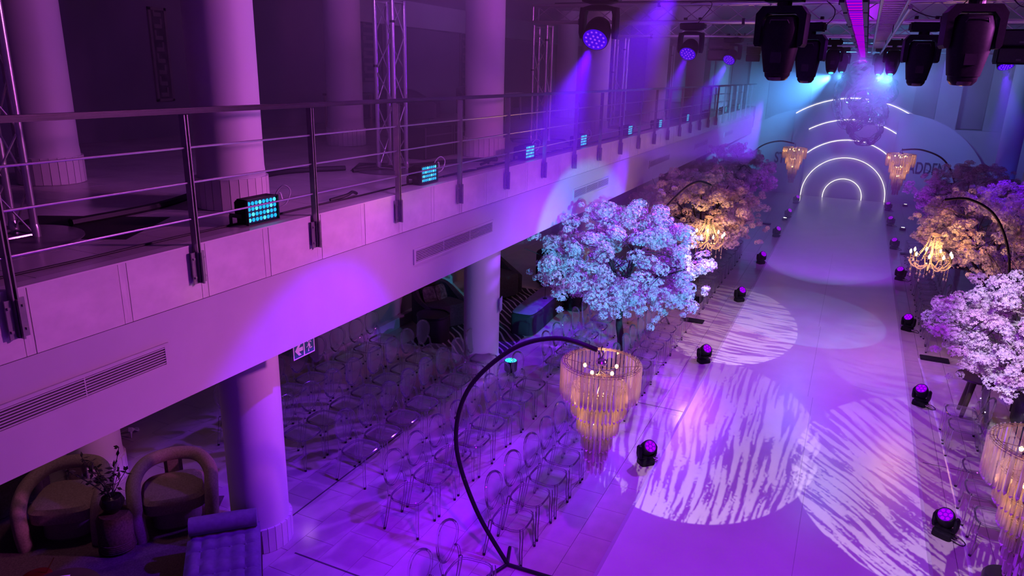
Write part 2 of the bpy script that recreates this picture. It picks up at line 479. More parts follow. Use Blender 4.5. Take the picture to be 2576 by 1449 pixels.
def thing(name, label, cat, loc=(0, 0, 0), rotz=0.0, group=None):
    o = bpy.data.objects.new(name, None)
    o.empty_display_size = 0.2
    C.objects.link(o)
    o.location = loc; o.rotation_euler = (0, 0, rotz)
    return tag(o, label, cat, group)

def tag(o, label, cat, group=None, kind=None):
    o['label'] = label; o['category'] = cat
    if group: o['group'] = group
    if kind: o['kind'] = kind
    return o

def struct(name, mb, m, label=None, smooth=False):
    o = obj(name, mb, m, smooth=smooth)
    o['kind'] = 'structure'
    if label: o['label'] = label
    return o

def stuff(o):
    o['kind'] = 'stuff'
    return o

def kids(o): return [c for c in o.children]

def dup(root, loc=None, rotz=None, label=None):
    def rec(o, par):
        c = o.copy(); C.objects.link(c)
        c.parent = par
        for ch in kids(o): rec(ch, c)
        return c
    r = rec(root, None)
    if loc is not None: r.location = loc
    if rotz is not None: r.rotation_euler = (r.rotation_euler.x, r.rotation_euler.y, rotz)
    if label: r['label'] = label
    return r

_unit = {}
def rod(name, parent, p, q, r, m, n=8):
    """a straight tube between two points as one part; tubes of a kind share one mesh"""
    key = (m.name, n, name)
    if key not in _unit:
        me = MB().tube([(0, 0, 0), (0, 0, 1)], 1.0, n).mesh(name, True)
        me.materials.append(m)
        _unit[key] = me
    p, q = Vector(p), Vector(q)
    d = q - p
    o = bpy.data.objects.new(name, _unit[key])
    C.objects.link(o)
    o.parent = parent
    o.location = p
    o.rotation_mode = 'QUATERNION'
    o.rotation_quaternion = d.to_track_quat('Z', 'Y')
    o.scale = (r, r, d.length)
    return o

_ubox = {}
def slab(name, parent, lo, hi, m):
    """a rectangular piece as one part; pieces of a kind share one unit mesh"""
    key = (m.name, name)
    if key not in _ubox:
        me = MB().box((0, 0, 0), (1, 1, 1)).mesh(name)
        me.materials.append(m)
        _ubox[key] = me
    o = bpy.data.objects.new(name, _ubox[key])
    C.objects.link(o)
    o.parent = parent
    o.location = [(a + b) / 2 for a, b in zip(lo, hi)]
    o.scale = [b - a for a, b in zip(lo, hi)]
    return o

def bez(p0, p1, p2, p3, n=12):
    p0, p1, p2, p3 = map(Vector, (p0, p1, p2, p3))
    return [p0 * (1 - t) ** 3 + p1 * 3 * t * (1 - t) ** 2 + p2 * 3 * t * t * (1 - t) + p3 * t ** 3 for t in [i / n for i in range(n + 1)]]

def catmull(pts, n=8, closed=False):
    P = [Vector(p) for p in pts]
    N = len(P)
    out = []
    for i in range(N if closed else N - 1):
        a = P[(i - 1) % N] if closed or i > 0 else P[0]
        b = P[i]; c = P[(i + 1) % N]
        d = P[(i + 2) % N] if closed or i + 2 < N else P[-1]
        for k in range(n):
            t = k / n
            out.append(0.5 * ((2 * b) + (c - a) * t + (2 * a - 5 * b + 4 * c - d) * t * t + (3 * b - a - 3 * c + d) * t ** 3))
    if not closed: out.append(P[-1])
    return out

ORD = ['first', 'second', 'third', 'fourth', 'fifth', 'sixth', 'seventh', 'eighth', 'ninth', 'tenth', 'eleventh', 'twelfth', 'thirteenth',
       'fourteenth', 'fifteenth', 'sixteenth', 'seventeenth', 'eighteenth', 'nineteenth', 'twentieth', 'twenty-first', 'twenty-second',
       'twenty-third', 'twenty-fourth', 'twenty-fifth', 'twenty-sixth', 'twenty-seventh', 'twenty-eighth', 'twenty-ninth', 'thirtieth']

# ------------------------------------------------------------------ room shell
XE = -4.55            # balcony edge
ZB = 3.84             # balcony floor
ZS = 2.65             # underside of the balcony
XW = -11.8            # left wall
YF = 38.5             # far wall
ZC = 6.9              # ceiling
XR = 7.4              # right wall

fl = struct('floor', MB().bbox((XW, -1.0, -0.12), (XR, YF, -0.012)), GROUT, 'hall floor of pale stone tiles')
def tile_cols():
    tx, ty, g = 0.40, 0.60, 0.005
    k0 = int((-11.8 + 5.5) / tx) - 1
    for k in range(-15, 33):
        x0 = -5.5 + k * tx
        if x0 + tx > XR or x0 < XW: continue
        if x0 > -1.75 and x0 + tx < 1.30: continue      # under the runway
        off = 0.3 if k % 2 else 0.0
        j = -5
        while True:
            y0 = 5.28 + off + j * ty
            j += 1
            if y0 > 36.2: break
            if y0 + ty < 1.5: continue
            yield x0 + g / 2, y0 + g / 2, x0 + tx - g / 2, y0 + ty - g / 2
cx2, cy2 = 0.0, 0.0
tiles = list(tile_cols())
def vis(t):
    x, y = (t[0] + t[2]) / 2, (t[1] + t[3]) / 2
    d = Vector((x, y, -H_CAM))
    z = d.dot(_f)
    if z < 0.5: return None
    px = 1288 + FPX * d.dot(_r) / z; py = 724.5 - FPX * d.dot(_u) / z
    if not (-60 < px < 2640 and -60 < py < 1500): return None
    if x < -6.4 and y < 9.5: return None
    return z
cand = sorted([(vis(t), t) for t in tiles if vis(t)], key=lambda a: a[0])
near = {t for _, t in cand[:290]}
for _, t in cand[:290]:
    slab('floor_tile', fl, (t[0], t[1], -0.012), (t[2], t[3], random.uniform(-0.0007, 0.0007)), TILE)
rest = MB()
for t in tiles:
    if t not in near: rest.bbox((t[0], t[1], -0.012), (t[2], t[3], random.uniform(-0.0007, 0.0007)))
stuff(obj('distant_floor_tiles', rest, TILE, fl))
# dark movement joints
slab('floor_joint', fl, (-5.0, 5.272, -0.004), (-1.8, 5.292, 0.0022), GROUT)
slab('floor_joint', fl, (-5.51, 5.7, -0.004), (-5.49, 8.2, 0.0022), GROUT)
slab('floor_joint', fl, (-1.9, 10.85, -0.004), (-5.0, 10.862, 0.0022), GROUT)
slab('floor_joint', fl, (1.5, 10.85, -0.004), (4.5, 10.862, 0.0022), GROUT)

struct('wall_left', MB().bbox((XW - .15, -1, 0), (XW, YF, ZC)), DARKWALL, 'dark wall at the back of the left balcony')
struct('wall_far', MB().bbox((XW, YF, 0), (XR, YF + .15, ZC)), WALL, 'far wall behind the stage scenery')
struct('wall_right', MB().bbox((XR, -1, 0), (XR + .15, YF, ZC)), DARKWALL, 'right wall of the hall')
struct('ceiling', MB().bbox((XW, -1, ZC), (XR, YF, ZC + .12)), CEIL, 'pale ceiling above the lighting rig')
struct('trim_1', MB().bbox((XW, 15.2, 6.25), (XW + .35, YF, ZC)), WALL, 'bulkhead along the top of the balcony wall')

# lower wall under the balcony, with its plinth
struct('wall_lower', MB().bbox((-8.9, 13.2, 0), (-8.75, YF, ZS + .1)), LOWWALL, 'mauve wall under the balcony behind the dark sofas')
struct('wall_niche', MB().bbox((-8.35, 9.6, 0), (-8.2, 13.2, ZS + .1)).bbox((-8.9, 13.05, 0), (-8.2, 13.2, ZS + .1)), LOWWALL, 'short grey wall under the balcony beside the rear chairs')
struct('baseboard_left', MB().bbox((-8.2, 9.6, 0), (-8.08, 13.0, 0.22)), PLASTER, 'white plinth along the short wall under the balcony')

# balcony slab, soffit, fascia
bs = struct('balcony_floor', MB().bbox((XW, -1, ZS), (XE - .02, YF, ZB - .008)), GROUT, 'left balcony slab')
near_b = MB()
y = -0.8
k = 0
while y < 36:
    for i in range(12):
        x1 = XE - .08 - i * .6
        near_b.bbox((x1 - .595, y + (0.3 if i % 2 else 0), ZB - .008), (x1, y + .595 + (0.3 if i % 2 else 0), ZB))
    y += .6
stuff(obj('balcony_tiles', near_b, STONE2, bs))
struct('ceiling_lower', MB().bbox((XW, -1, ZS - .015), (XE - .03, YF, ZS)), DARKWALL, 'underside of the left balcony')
fa = struct('balcony_fascia', MB().bbox((XE - .10, -1, ZS - .02), (XE, YF - 2, 3.385)), PLASTER, 'smooth plaster face of the balcony edge')
fc = struct('trim_2', MB().bbox((XE - .10, -1, 3.385), (XE - .004, YF - 2, 3.835)), GROUT, 'joint bed behind the stone band of the balcony edge')
y = 0.49
while y < 36:
    slab('stone_panel', fc, (XE - .03, y + .068, 3.395), (XE + .012 + random.uniform(-.0015, .0015), y + .697, 3.832), STONE)
    slab('joint_strip', fc, (XE - .03, y + .003, 3.395), (XE + .011, y + .062, 3.832), STONE)
    y += 0.699
slab('stone_coping', fc, (XE - .10, -1, 3.832), (XE + .014, 36.4, ZB + .004), STONE)

# air grilles in the fascia
for i, (ya, yb) in enumerate([(1.55, 3.62), (7.08, 9.18), (12.45, 14.55), (17.78, 19.92), (23.2, 25.3), (28.6, 30.7)]):
    place = ['nearest to the camera at the left edge', 'second from the near end', 'third from the near end', 'fourth from the near end', 'fifth from the near end', 'farthest of the row'][i]
    t = thing('air_grille', 'white slotted air grille in the balcony face, ' + place, 'air grille', (XE, (ya + yb) / 2, 3.05), 0, 'air grilles in the balcony face')
    L = (yb - ya) / 2
    f = MB()
    for z0, z1 in ((-.095, -.07), (.07, .095)): f.bbox((0, -L, z0), (.016, L, z1))
    for y0, y1 in ((-L, -L + .04), (L - .04, L)): f.bbox((0, y0, -.07), (.016, y1, .07))
    obj('frame', f, PLASTER, t)
    slab('backing', t, (0.0, -L + .04, -.07), (.003, L - .04, .07), GRILLEDARK)
    for s_ in range(7):
        z = -.06 + s_ * .02
        slab('slat', t, (.003, -L + .04, z - .004), (.014, L - .04, z + .004), PLASTER)
    for yy in (-L / 3, L / 3): slab('divider', t, (.002, yy - .004, -.07), (.012, yy + .004, .07), PLASTER)

# columns
YC = [5.35 + 5.43 * i for i in range(6)]
base_mesh = None
def column(x, yc, z0, z1, r, label, pieces):
    shaft = MB().lathe([(r + .02, 0), (r + .02, .02), (r + .004, .36), (r, .40), (r, z1 - z0)], 40)
    o = struct('column', shaft, COLUMN, label, True)
    o.location = (x, yc, z0)
    global base_mesh
    n = 26
    if base_mesh is None:
        b = MB()
        a = PI / n * 0.93
        poly = [((r + .0) * math.cos(-a), (r) * math.sin(-a)), ((r + .034) * math.cos(-a), (r + .034) * math.sin(-a)), ((r + .034) * math.cos(a), (r + .034) * math.sin(a)), (r * math.cos(a), r * math.sin(a))]
        b.prism(poly, 0.005, 0.30)
        base_mesh = b.mesh('base_tile'); base_mesh.materials.append(STONE)
    for k in range(n):
        bt = bpy.data.objects.new('base_tile', base_mesh); C.objects.link(bt)
        bt.parent = o; bt.rotation_euler = (0, 0, 2 * PI * k / n)
R_COL = 0.312
for i, yc in enumerate(YC):
    column(-5.53, yc, ZB, ZC, R_COL, 'round white column on the balcony, %s from the near end of the front row' % ORD[i], True)
    column(-5.53, yc, 0, ZS - .015, R_COL, 'round white column under the balcony edge, %s from the near end' % ORD[i], True)
for i, yc in enumerate(YC[:5]):
    column(-8.30, yc, ZB, ZC, R_COL, 'round white column on the balcony, %s of the rear row' % ORD[i], True)
column(-8.30, YC[0], 0, ZS - .015, R_COL, 'round white column under the balcony behind the cream armchairs', True)
for i, yc in enumerate((27.1, 32.5)):
    column(5.15, yc, 0, ZC, 0.36, 'tall round column at the right edge of the hall, %s' % ('nearer one' if i == 0 else 'farther one beside the stage'), True)

# far gallery behind the stage: parapet and piers
struct('wall_far_parapet', MB().bbox((-6.0, 36.9, 0), (XR, 37.1, 3.2)), WALL, 'solid parapet of the far gallery')
for i, (x0, x1) in enumerate(((-5.0, -4.1), (-2.2, -1.2), (1.0, 2.0), (2.9, 3.75), (4.75, 5.6))):
    struct('trim_3' if i == 0 else 'trim_3.%03d' % i, MB().bbox((x0, 37.1, 3.2), (x1, 37.4, ZC)), PLASTER, 'pale pier of the far gallery, %s from the left' % ORD[i])
struct('trim_4', MB().bbox((-6.0, 38.2, 3.2), (XR, 38.4, ZC)), LOWWALL, 'dark recess of the far gallery')

# ------------------------------------------------------------------ balcony railing
rl = thing('balcony_railing', 'steel balcony railing with dark flat handrail and three thin rods', 'railing', (XE + .02, 0, ZB))
obj('handrail', MB().rbox((0.0, 17.2, 1.012), (.07, 37.6, .042), .012), RAILTOP, rl, smooth=True)
YP = [1.155 + 1.396 * i for i in range(25)]
pm = MB()
for dy in (-.017, .017):
    pm.box((0.02, dy * .8, .345), (.055, .009, 1.28))
pm = pm.mesh('post'); pm.materials.append(DARKSTEEL)
bkm = MB().box((.022, 0, -.175), (.012, .12, .25)).box((.03, -.045, -.25), (.02, .016, .016)).box((.03, .045, -.25), (.02, .016, .016)).box((.03, -.045, -.10), (.02, .016, .016)).box((.03, .045, -.10), (.02, .016, .016)).box((.05, 0, -.175), (.045, .012, .25))
bkm = bkm.mesh('bracket'); bkm.materials.append(DARKSTEEL)
for i, y in enumerate(YP):
    o = obj('post', pm, None, rl, (0, y, 0))
    obj('bracket', bkm, None, o)
    if i + 1 < len(YP):
        for z in (0.745, 0.485, 0.21):
            rod('rail_rod', rl, (.02, y, z), (.02, YP[i + 1], z), .0085, STEEL)

# ------------------------------------------------------------------ runway
rw = thing('runway', 'long glossy white runway running up the hall to the arch scenery', 'runway', (-0.235, 0, 0))
obj('deck', MB().bbox((-1.625, 0.5, 0.0), (1.635, 35.75, 0.022)), VINYL, rw)
slab('edge_strip', rw, (-1.66, 0.5, 0.0), (-1.622, 35.75, 0.026), PLASTER)
slab('edge_strip', rw, (1.632, 0.5, 0.0), (1.67, 35.75, 0.026), PLASTER)
sm = MB()
for y0, y1, x in ((9.4, 12.4, .18), (12.4, 16.4, .10), (16.4, 24, .06), (3.0, 9.4, .27)): sm.bbox((x - .003, y0, .022), (x + .003, y1, .0225))
obj('sheet_seam', sm, mat('seam_grey', (.45, .43, .45), .4), rw)

# ------------------------------------------------------------------ trusses
def truss_frame(t, p, q, w, h, r=.024, pitch=.42, faces=(1, 1, 1, 1), up=(0, 0, 1)):
    """box truss from p to q; w across, h along `up`; chords and braces are parts"""
    p, q = Vector(p), Vector(q)
    d = (q - p).normalized(); u = Vector(up); u = (u - d * u.dot(d)).normalized(); s_ = d.cross(u)
    cs = [(-1, -1), (1, -1), (1, 1), (-1, 1)]
    off = [s_ * (a * w / 2) + u * (b * h / 2) for a, b in cs]
    for o in off: rod('chord', t, p + o, q + o, r, ALU, 10)
    L = (q - p).length
    n = max(2, int(L / pitch))
    for fi in range(4):
        if not faces[fi]: continue
        a, b = off[fi], off[(fi + 1) % 4]
        for k in range(n):
            z0, z1 = L * k / n, L * (k + 1) / n
            if k % 2 == 0: rod('brace', t, p + a + d * z0, p + b + d * z1, .0085, ALU, 6)
            else: rod('brace', t, p + b + d * z0, p + a + d * z1, .0085, ALU, 6)
    for zz in (0.02, L - .02):
        for fi in range(4): rod('end_bar', t, p + off[fi] + d * zz, p + off[(fi + 1) % 4] + d * zz, .012, ALU, 6)

ROWS = [8.30, 13.45, 18.55, 23.65, 28.7]
TX = -5.72
for i, y in enumerate([3.55] + ROWS[:4]):
    t = thing('truss_tower', 'upright aluminium box truss on a round base plate on the balcony, %s from the camera' % ['nearest', 'second', 'third', 'fourth', 'fifth'][i], 'truss', (TX + (0 if i else -.13), y + (.12 if i else -.20), ZB), 0, 'truss towers on the balcony')
    b = MB().lathe([(.0, .0), (.52, 0), (.52, .012), (.5, .018), (.0, .018)], 40)
    obj('base_plate', b, mat('base_plate_steel', (.16, .14, .17), .35, metal=.4), t, smooth=True)
    truss_frame(t, (0, 0, .018), (0, 0, 2.18 if i else 2.9), .27, .27, .029, .40, up=(0, 1, 0))
    for dx in (-.135, .135):
        for dy in (-.135, .135):
            obj('coupler', MB().lathe([(.036, 0), (.036, .07), (.030, .1)], 10), ALU, t, (dx, dy, .018), smooth=True)
    if i:
        obj('clamp_band', MB().lathe([(.034, 0), (.034, .03)], 10), RUBBER, t, (-.135, -.135, 1.35))
        obj('clamp_band', MB().lathe([(.034, 0), (.034, .03)], 10), RUBBER, t, (.135, -.135, 1.9))
    m2 = MB().box((0, 0, .001), (1.15, .9, .002), (0, 0, .5))
    mt = obj('floor_mat', m2, MATBLACK, None, (TX - .12, y + .38, ZB + .0005)); tag(mt, 'flat black mat under the base of the %s truss tower from the camera' % ['nearest', 'second', 'third', 'fourth', 'fifth'][i], 'mat', 'black mats under the truss towers')
for i, y in enumerate(ROWS):
    t = thing('truss_beam', 'aluminium box truss beam spanning above the runway, %s from the camera' % ORD[i], 'truss', (0, y, 6.215), 0, 'cross beams of the lighting rig')
    truss_frame(t, (TX - .13, 0, 0), (5.5, 0, 0), .26, .29, .025, .38)
    if i > 0:
        for k in range(7):
            x = -4.9 + k * 1.45
            obj('clamp', MB().box((0, 0, 0), (.045, .05, .10)), BLACK, t, (x, -.13, .145 if k % 2 else -.145))
# longitudinal truss above the runway, with the LED battens hung under it
t = thing('truss_spine', 'long aluminium ladder truss over the middle of the runway, right of the magenta strip', 'truss', (0.16, 0, 6.02))
rod('chord', t, (-.13, 8.5, 0), (-.13, 30, 0), .02, ALU); rod('chord', t, (.13, 8.5, 0), (.13, 30, 0), .02, ALU)
for k in range(72): rod('rung', t, (-.13, 8.6 + k * .3, 0), (.13, 8.6 + k * .3 + .06, 0), .010, ALU, 6)
pp = thing('cable_pipe', 'thin pale pipe running lengthwise under the lighting rig', 'pipe', (0.26, 0, 5.86))
rod('tube', pp, (0.03, 8.6, .03), (-.03, 26, 0.0), .022, ALU)
rod('suspension', pp, (0.0, 13.45, 0), (0, 13.45, .22), .006, BLACK); rod('suspension', pp, (0.0, 18.55, 0), (0, 18.55, .22), .006, BLACK)
LEDMAG = [glow('led_strip_magenta', (0.42, 0.0, 0.95), .75), glow('led_strip_violet', (0.13, 0.0, 0.9), .75), glow('led_strip_pink', (0.85, 0.0, 0.62), .8)]
for i in range(17):
    y = 8.75 + i * 1.25
    w = .125
    b = thing('led_batten', 'magenta LED batten in the strip over the runway, %s from the camera' % ORD[i], 'LED batten', (-0.22, y, 5.93 - .008 * (i % 2)), 0, 'LED battens in a line over the runway')
    hs = MB().bbox((-w, -.58, 0.0), (w, .58, .11)).bbox((-w, -.60, -.03), (-w + .045, .60, .04)).bbox((w - .045, -.60, -.03), (w, .60, .04))
    obj('housing', hs, BLACK, b)
    for k in range(10):
        yy = -.54 + k * .118
        slab('led_row', b, (-w + .055, yy, -.012), (w - .055, yy + .06, -.001), LEDMAG[(k * 7 + i * 3) % 3])
    slab('hanger', b, (-.02, -.02, .11), (.02, .02, .16), BLACK)

# ------------------------------------------------------------------ lens faces
def lens_disc(rows, r_out, r_lens):
    pts = [(0, 0)]
    for k, rr in rows:
        pts += [(rr * r_out * math.cos(2 * PI * i / k + .3), rr * r_out * math.sin(2 * PI * i / k + .3)) for i in range(k)]
    return pts
LED_UV = glow('led_blue_violet', (0.07, 0.0, 1.0), .85)
LED_HOT = glow('led_violet_core', (0.34, 0.05, 1.0), 1.1)
LED_PUR = glow('led_purple', (0.24, 0.0, 0.85), .8)
LED_PURHOT = glow('led_purple_core', (0.5, 0.0, 1.0), 1.0)
LED_CY = glow('led_cyan', (0.02, 0.50, .95), 1.1)
LED_CYHOT = glow('led_cyan_core', (0.10, 0.75, 1.0), 1.3)
LED_OFF = mat('lens_glass_dark', (.05, .02, .12), .1)

# wash head, hanging: origin at the top of its base (under the beam); pan about z, tilt of the head
def wash_head(label, loc, pan, tilt, core=True):
    t = thing('wash_moving_light', label, 'moving light', loc, pan, 'LED wash heads hanging from the rig')
    obj('base', MB().loft([(0, 0, -.13, .12, .10), (0, 0, -.11, .19, .14), (0, 0, -.03, .20, .15), (0, 0, 0, .18, .13)], 20, 5), BLACKP, t, smooth=True)
    for dx in (-.13, .13): obj('clamp', MB().box((0, 0, .03), (.05, .06, .10)), BLACK, t, (dx, 0, 0))
    obj('connector', MB().box((.2, .04, -.06), (.05, .09, .07)), mat('grey_plastic', (.06, .06, .08), .5), t)
    y = MB().loft([(0, 0, -.20, .19, .075), (0, 0, -.17, .20, .08), (0, 0, -.145, .10, .07)], 16, 5)
    for s_ in (-1, 1):
        y.loft([(s_ * .185, 0, -.50, .022, .06), (s_ * .19, 0, -.44, .03, .085), (s_ * .19, 0, -.25, .03, .085), (s_ * .175, 0, -.17, .04, .075)], 14, 4)
    obj('yoke', y, BLACKP, t, smooth=True)
    h = obj('head', MB().lathe([(.0, .13), (.07, .125), (.12, .07), (.145, .0), (.155, -.12), (.150, -.17), (.14, -.172)], 28), BLACKP, t, (0, 0, -.40), (tilt, 0, 0), smooth=True)
    obj('lens_plate', MB().lathe([(.139, 0), (.0, .001)], 28), LED_UV, h, (0, 0, -.1745), (0, 0, 0))
    if core:
        me = MB().ball((0, 0, 0), .013, 8, 4, .5).mesh('lens'); me.materials.append(LED_HOT)
        for px_, py_ in lens_disc([(6, .36), (12, .74)], .139, .02):
            obj('lens', me, None, h, (px_, py_, -.1765))
    return t
WH = [((-2.82, 8.30, 6.06), .05, -.85, 'hanging wash light glowing blue-violet at the top centre of the picture'),
      ((-2.87, 13.45, 6.06), -.10, -.80, 'hanging wash light glowing blue-violet, second along the left side of the rig'),
      ((-2.97, 18.55, 6.06), -.25, -.85, 'hanging wash light glowing blue-violet beside the hung black loudspeakers'),
      ((2.52, 18.55, 6.06), .30, -.55, 'hanging wash light glowing blue-violet under the right-hand loudspeaker')]
for loc, pan, tilt, lab in WH: wash_head(lab, loc, pan, tilt)

# big profile head, hanging; lens at the bottom
def profile_head(label, loc, pan, tilt, s_=1.0, lit=None):
    t = thing('profile_moving_light', label, 'moving light', loc, pan, 'black profile heads hanging from the rig')
    t.scale = (s_, s_, s_)
    obj('base', MB().rbox((0, 0, -.075), (.44, .30, .15), .025), BLACKP, t, smooth=True)
    for dx in (-.15, .15): obj('clamp', MB().box((0, 0, .03), (.05, .07, .12)), BLACK, t, (dx, 0, 0))
    obj('pan_neck', MB().lathe([(.08, -.20), (.08, -.15)], 20), BLACK, t)
    yk = MB()
    # U-shaped yoke with chamfered shoulders, arms ending at mid height
    prof = [(-.27, -.60), (-.275, -.28), (-.21, -.20), (.21, -.20), (.275, -.28), (.27, -.60), (.25, -.63), (.215, -.63), (.205, -.58), (.205, -.34), (.15, -.275), (-.15, -.275), (-.205, -.34), (-.205, -.58), (-.215, -.63), (-.25, -.63)]
    Mx = Matrix(((1, 0, 0), (0, 0, 1), (0, 1, 0))).to_4x4()
    n = len(prof)
    vs = []
    for yy in (-.12, .12): vs += [(x, yy, z) for x, z in prof]
    quads = [(0, 1, 12, 13), (1, 2, 11, 12), (2, 3, 10, 11), (3, 4, 9, 10), (4, 5, 8, 9), (5, 6, 7, 8), (13, 14, 15, 0)]
    fs = []
    for q in quads: fs += [q, tuple(i + n for i in q[::-1])]
    fs += [(i, i + n, (i + 1) % n + n, (i + 1) % n) for i in range(n)]
    yk.add(vs, fs)
    obj('yoke', yk, BLACKP, t)
    h = obj('head', MB().loft([(0, 0, .23, .13, .09), (0, 0, .215, .17, .12), (0, 0, .10, .198, .16), (0, 0, -.10, .198, .16), (0, 0, -.28, .168, .145), (0, 0, -.38, .15, .135), (0, 0, -.385, .138, .125), (0, 0, -.43, .132, .12), (0, 0, -.47, .10, .095)], 28, 3.0), BLACKP, t, (0, 0, -.52), (tilt, 0, 0), smooth=True)
    obj('vent_panel', MB().rbox((0, -.150, -.17), (.12, .012, .20), .006, (-.07, 0, 0)), BLACK, h)
    obj('grip', MB().tube([(-.11, -.12, .14), (-.09, -.15, .19), (.09, -.15, .19), (.11, -.12, .14)], .008, 6), BLACK, h)
    obj('front_ring', MB().lathe([(.10, -.475), (.115, -.46), (.132, -.432)], 24), mat('lens_ring', (.05, .03, .03), .3), h, smooth=True)
    if lit: obj('lens', MB().ball((0, 0, -.478), .075, 14, 6, .35), lit, h, smooth=True)
    else: obj('lens', MB().ball((0, 0, -.46), .08, 14, 6, .3), LED_OFF, h, smooth=True)
    return t
BH = [((-.86, 8.30, 6.06), -.12, .12, .9, None, 'large black profile light hanging left of the magenta strip, nearest to the camera'),
      ((.82, 8.30, 6.06), .15, .06, .9, None, 'large black profile light hanging right of the magenta strip, nearest to the camera'),
      ((-.93, 13.45, 6.06), -.15, .12, .95, None, 'black profile light half hidden behind the large one left of the magenta strip'),
      ((.70, 13.45, 6.06), .12, .04, .95, None, 'black profile light beside the large one right of the magenta strip'),
      ((-.76, 18.55, 6.02), .1, -.38, .74, LED_CYHOT, 'small black profile light with a cyan lens left of the chain sculpture, nearer one'),
      ((.46, 18.55, 6.02), -.1, -.38, .74, LED_CYHOT, 'small black profile light with a cyan lens right of the chain sculpture, nearer one'),
      ((-.69, 23.65, 6.04), .1, -.38, .70, LED_CYHOT, 'small black profile light with a cyan lens left of the chain sculpture, farther one'),
      ((.28, 23.65, 6.04), -.1, -.38, .74, LED_CYHOT, 'small black profile light with a cyan lens right of the chain sculpture, farther one')]
for loc, pan, tilt, s_, lit, lab in BH: profile_head(lab, loc, pan, tilt, s_, lit)

# hung loudspeakers
def speaker(label, loc, w, h, d, rz=0):
    t = thing('hung_loudspeaker', label, 'loudspeaker', loc, rz, 'loudspeakers hanging from the rig')
    for k in range(2):
        z = -h / 2 * (k + .5)
        c = obj('cabinet', MB().rbox((0, 0, 0), (w, d, h / 2 - .012), .015), BLACKP, t, (0, 0, z))
        obj('grille', MB().rbox((0, -d / 2 - .004, 0), (w - .05, .01, h / 2 - .06), .004), mat('speaker_grille', (.035, .03, .04), .7, bump=.4, scale=60), c)
        obj('badge', MB().box((0, -d / 2 - .011, -h / 8), (.07, .004, .03)), mat('badge_grey', (.12, .11, .13), .5), c)
    for s_ in (-1, 1): obj('rigging_plate', MB().box((s_ * w / 2, 0, .0), (.02, .08, .2)), BLACK, t)
speaker('black double loudspeaker hanging left of the small wash lights', (-3.25, 18.7, 6.03), .58, .50, .45, .1)
speaker('small black loudspeaker hanging far behind the nearest large black light', (-3.18, 23.8, 6.03), .40, .42, .35, .1)
speaker('black loudspeaker hanging at the right edge of the picture', (2.25, 15.2, 6.05), .62, .56, .5, -.12)

# cables looping along the beams
def cable(name, label, pts, r=.008, group='black cables of the lighting rig'):
    o = obj(name, MB().tube(catmull(pts, 7), r, 6), RUBBER, smooth=True)
    return tag(o, label, 'cable', group)
cable('rig_cable', 'thin black cable hanging in a loop right of the magenta strip', [(.35, 13.3, 6.36), (.5, 13.3, 6.22), (.8, 13.3, 6.12), (1.05, 13.3, 6.2), (1.2, 13.3, 6.36), (1.25, 13.3, 6.2), (1.1, 13.3, 6.08)])
cable('rig_cable', 'black cable drooping left of the magenta strip behind the black lights', [(-.75, 13.3, 6.37), (-.62, 13.3, 6.25), (-.62, 13.3, 6.12), (-.72, 13.3, 6.0)])
cable('rig_cable', 'black cable drooping above the second wash light', [(-2.9, 13.3, 6.36), (-2.6, 13.3, 6.39), (-2.55, 13.3, 6.3), (-2.7, 13.3, 6.1), (-2.78, 13.3, 6.0)])
cable('rig_cable', 'black cable lying along the top of the second beam', [(-5.4, 13.32, 6.39), (-4, 13.32, 6.4), (-2.5, 13.32, 6.39), (-1, 13.32, 6.4), (.5, 13.32, 6.39), (1.9, 13.32, 6.4)], .012)
cable('rig_cable', 'black cable looping beside the right-hand loudspeaker', [(1.75, 13.3, 6.37), (1.9, 13.3, 6.25), (2.1, 13.3, 6.3), (2.3, 13.3, 6.36)])

# ------------------------------------------------------------------ floor moving heads along the runway
def floor_head():
    t = thing('floor_moving_light', 'x', 'moving light', (0, 0, 0), 0, 'black moving lights along the runway edges')
    obj('base', MB().loft([(0, 0, 0, .105, .085), (0, 0, .012, .112, .092), (0, 0, .075, .108, .088), (0, 0, .09, .09, .07)], 20, 5), BLACKP, t, smooth=True)
    for dy in (-.05, .0, .05): obj('connector', MB().tube([(0, dy, .045), (.05, dy, .045)], .012, 8), CHROME, t, (.105, 0, 0))
    y = MB().loft([(0, 0, .09, .05, .05), (0, 0, .105, .115, .05), (0, 0, .125, .125, .052)], 16, 4)
    for s_ in (-1, 1): y.loft([(s_ * .108, 0, .11, .022, .05), (s_ * .118, 0, .16, .022, .055), (s_ * .118, 0, .26, .022, .055), (s_ * .112, 0, .29, .016, .035)], 14, 4)
    obj('yoke', y, BLACKP, t, smooth=True)
    h = obj('head', MB().lathe([(.0, -.115), (.06, -.11), (.09, -.06), (.098, .0), (.10, .07), (.095, .105), (.088, .108)], 24), BLACKP, t, (0, 0, .235), (0, 0, 0), smooth=True)
    obj('lens_plate', MB().lathe([(.082, 0), (0, .001)][::1], 24), LED_PUR, h, (0, 0, .1095))
    me = MB().ball((0, 0, 0), .022, 8, 4, .45).mesh('lens'); me.materials.append(LED_PURHOT)
    for px_, py_ in lens_disc([(6, .66)], .082, .02): obj('lens', me, None, h, (px_, py_, .1115))
    cb_ = obj('power_lead', MB().tube(catmull([(.11, .05, .045), (.18, .06, .03), (.24, .02, .012), (.22, -.04, .01), (.13, -.05, .02)], 5), .006, 5), RUBBER, t, smooth=True)
    return t
fh = floor_head()
FL = [(-2.02, 9.0, -.55), (-2.03, 13.15, -.5), (-2.02, 17.5, -.5), (-2.02, 21.6, -.5), (-2.02, 25.7, -.5), (-2.0, 29.6, -.5), (-2.0, 33.3, -.5)]
FRR = [(1.60, 9.0), (1.58, 13.0), (1.57, 17.15), (1.58, 21.7), (1.56, 25.8), (1.56, 30.0), (1.56, 33.6)]
first = True
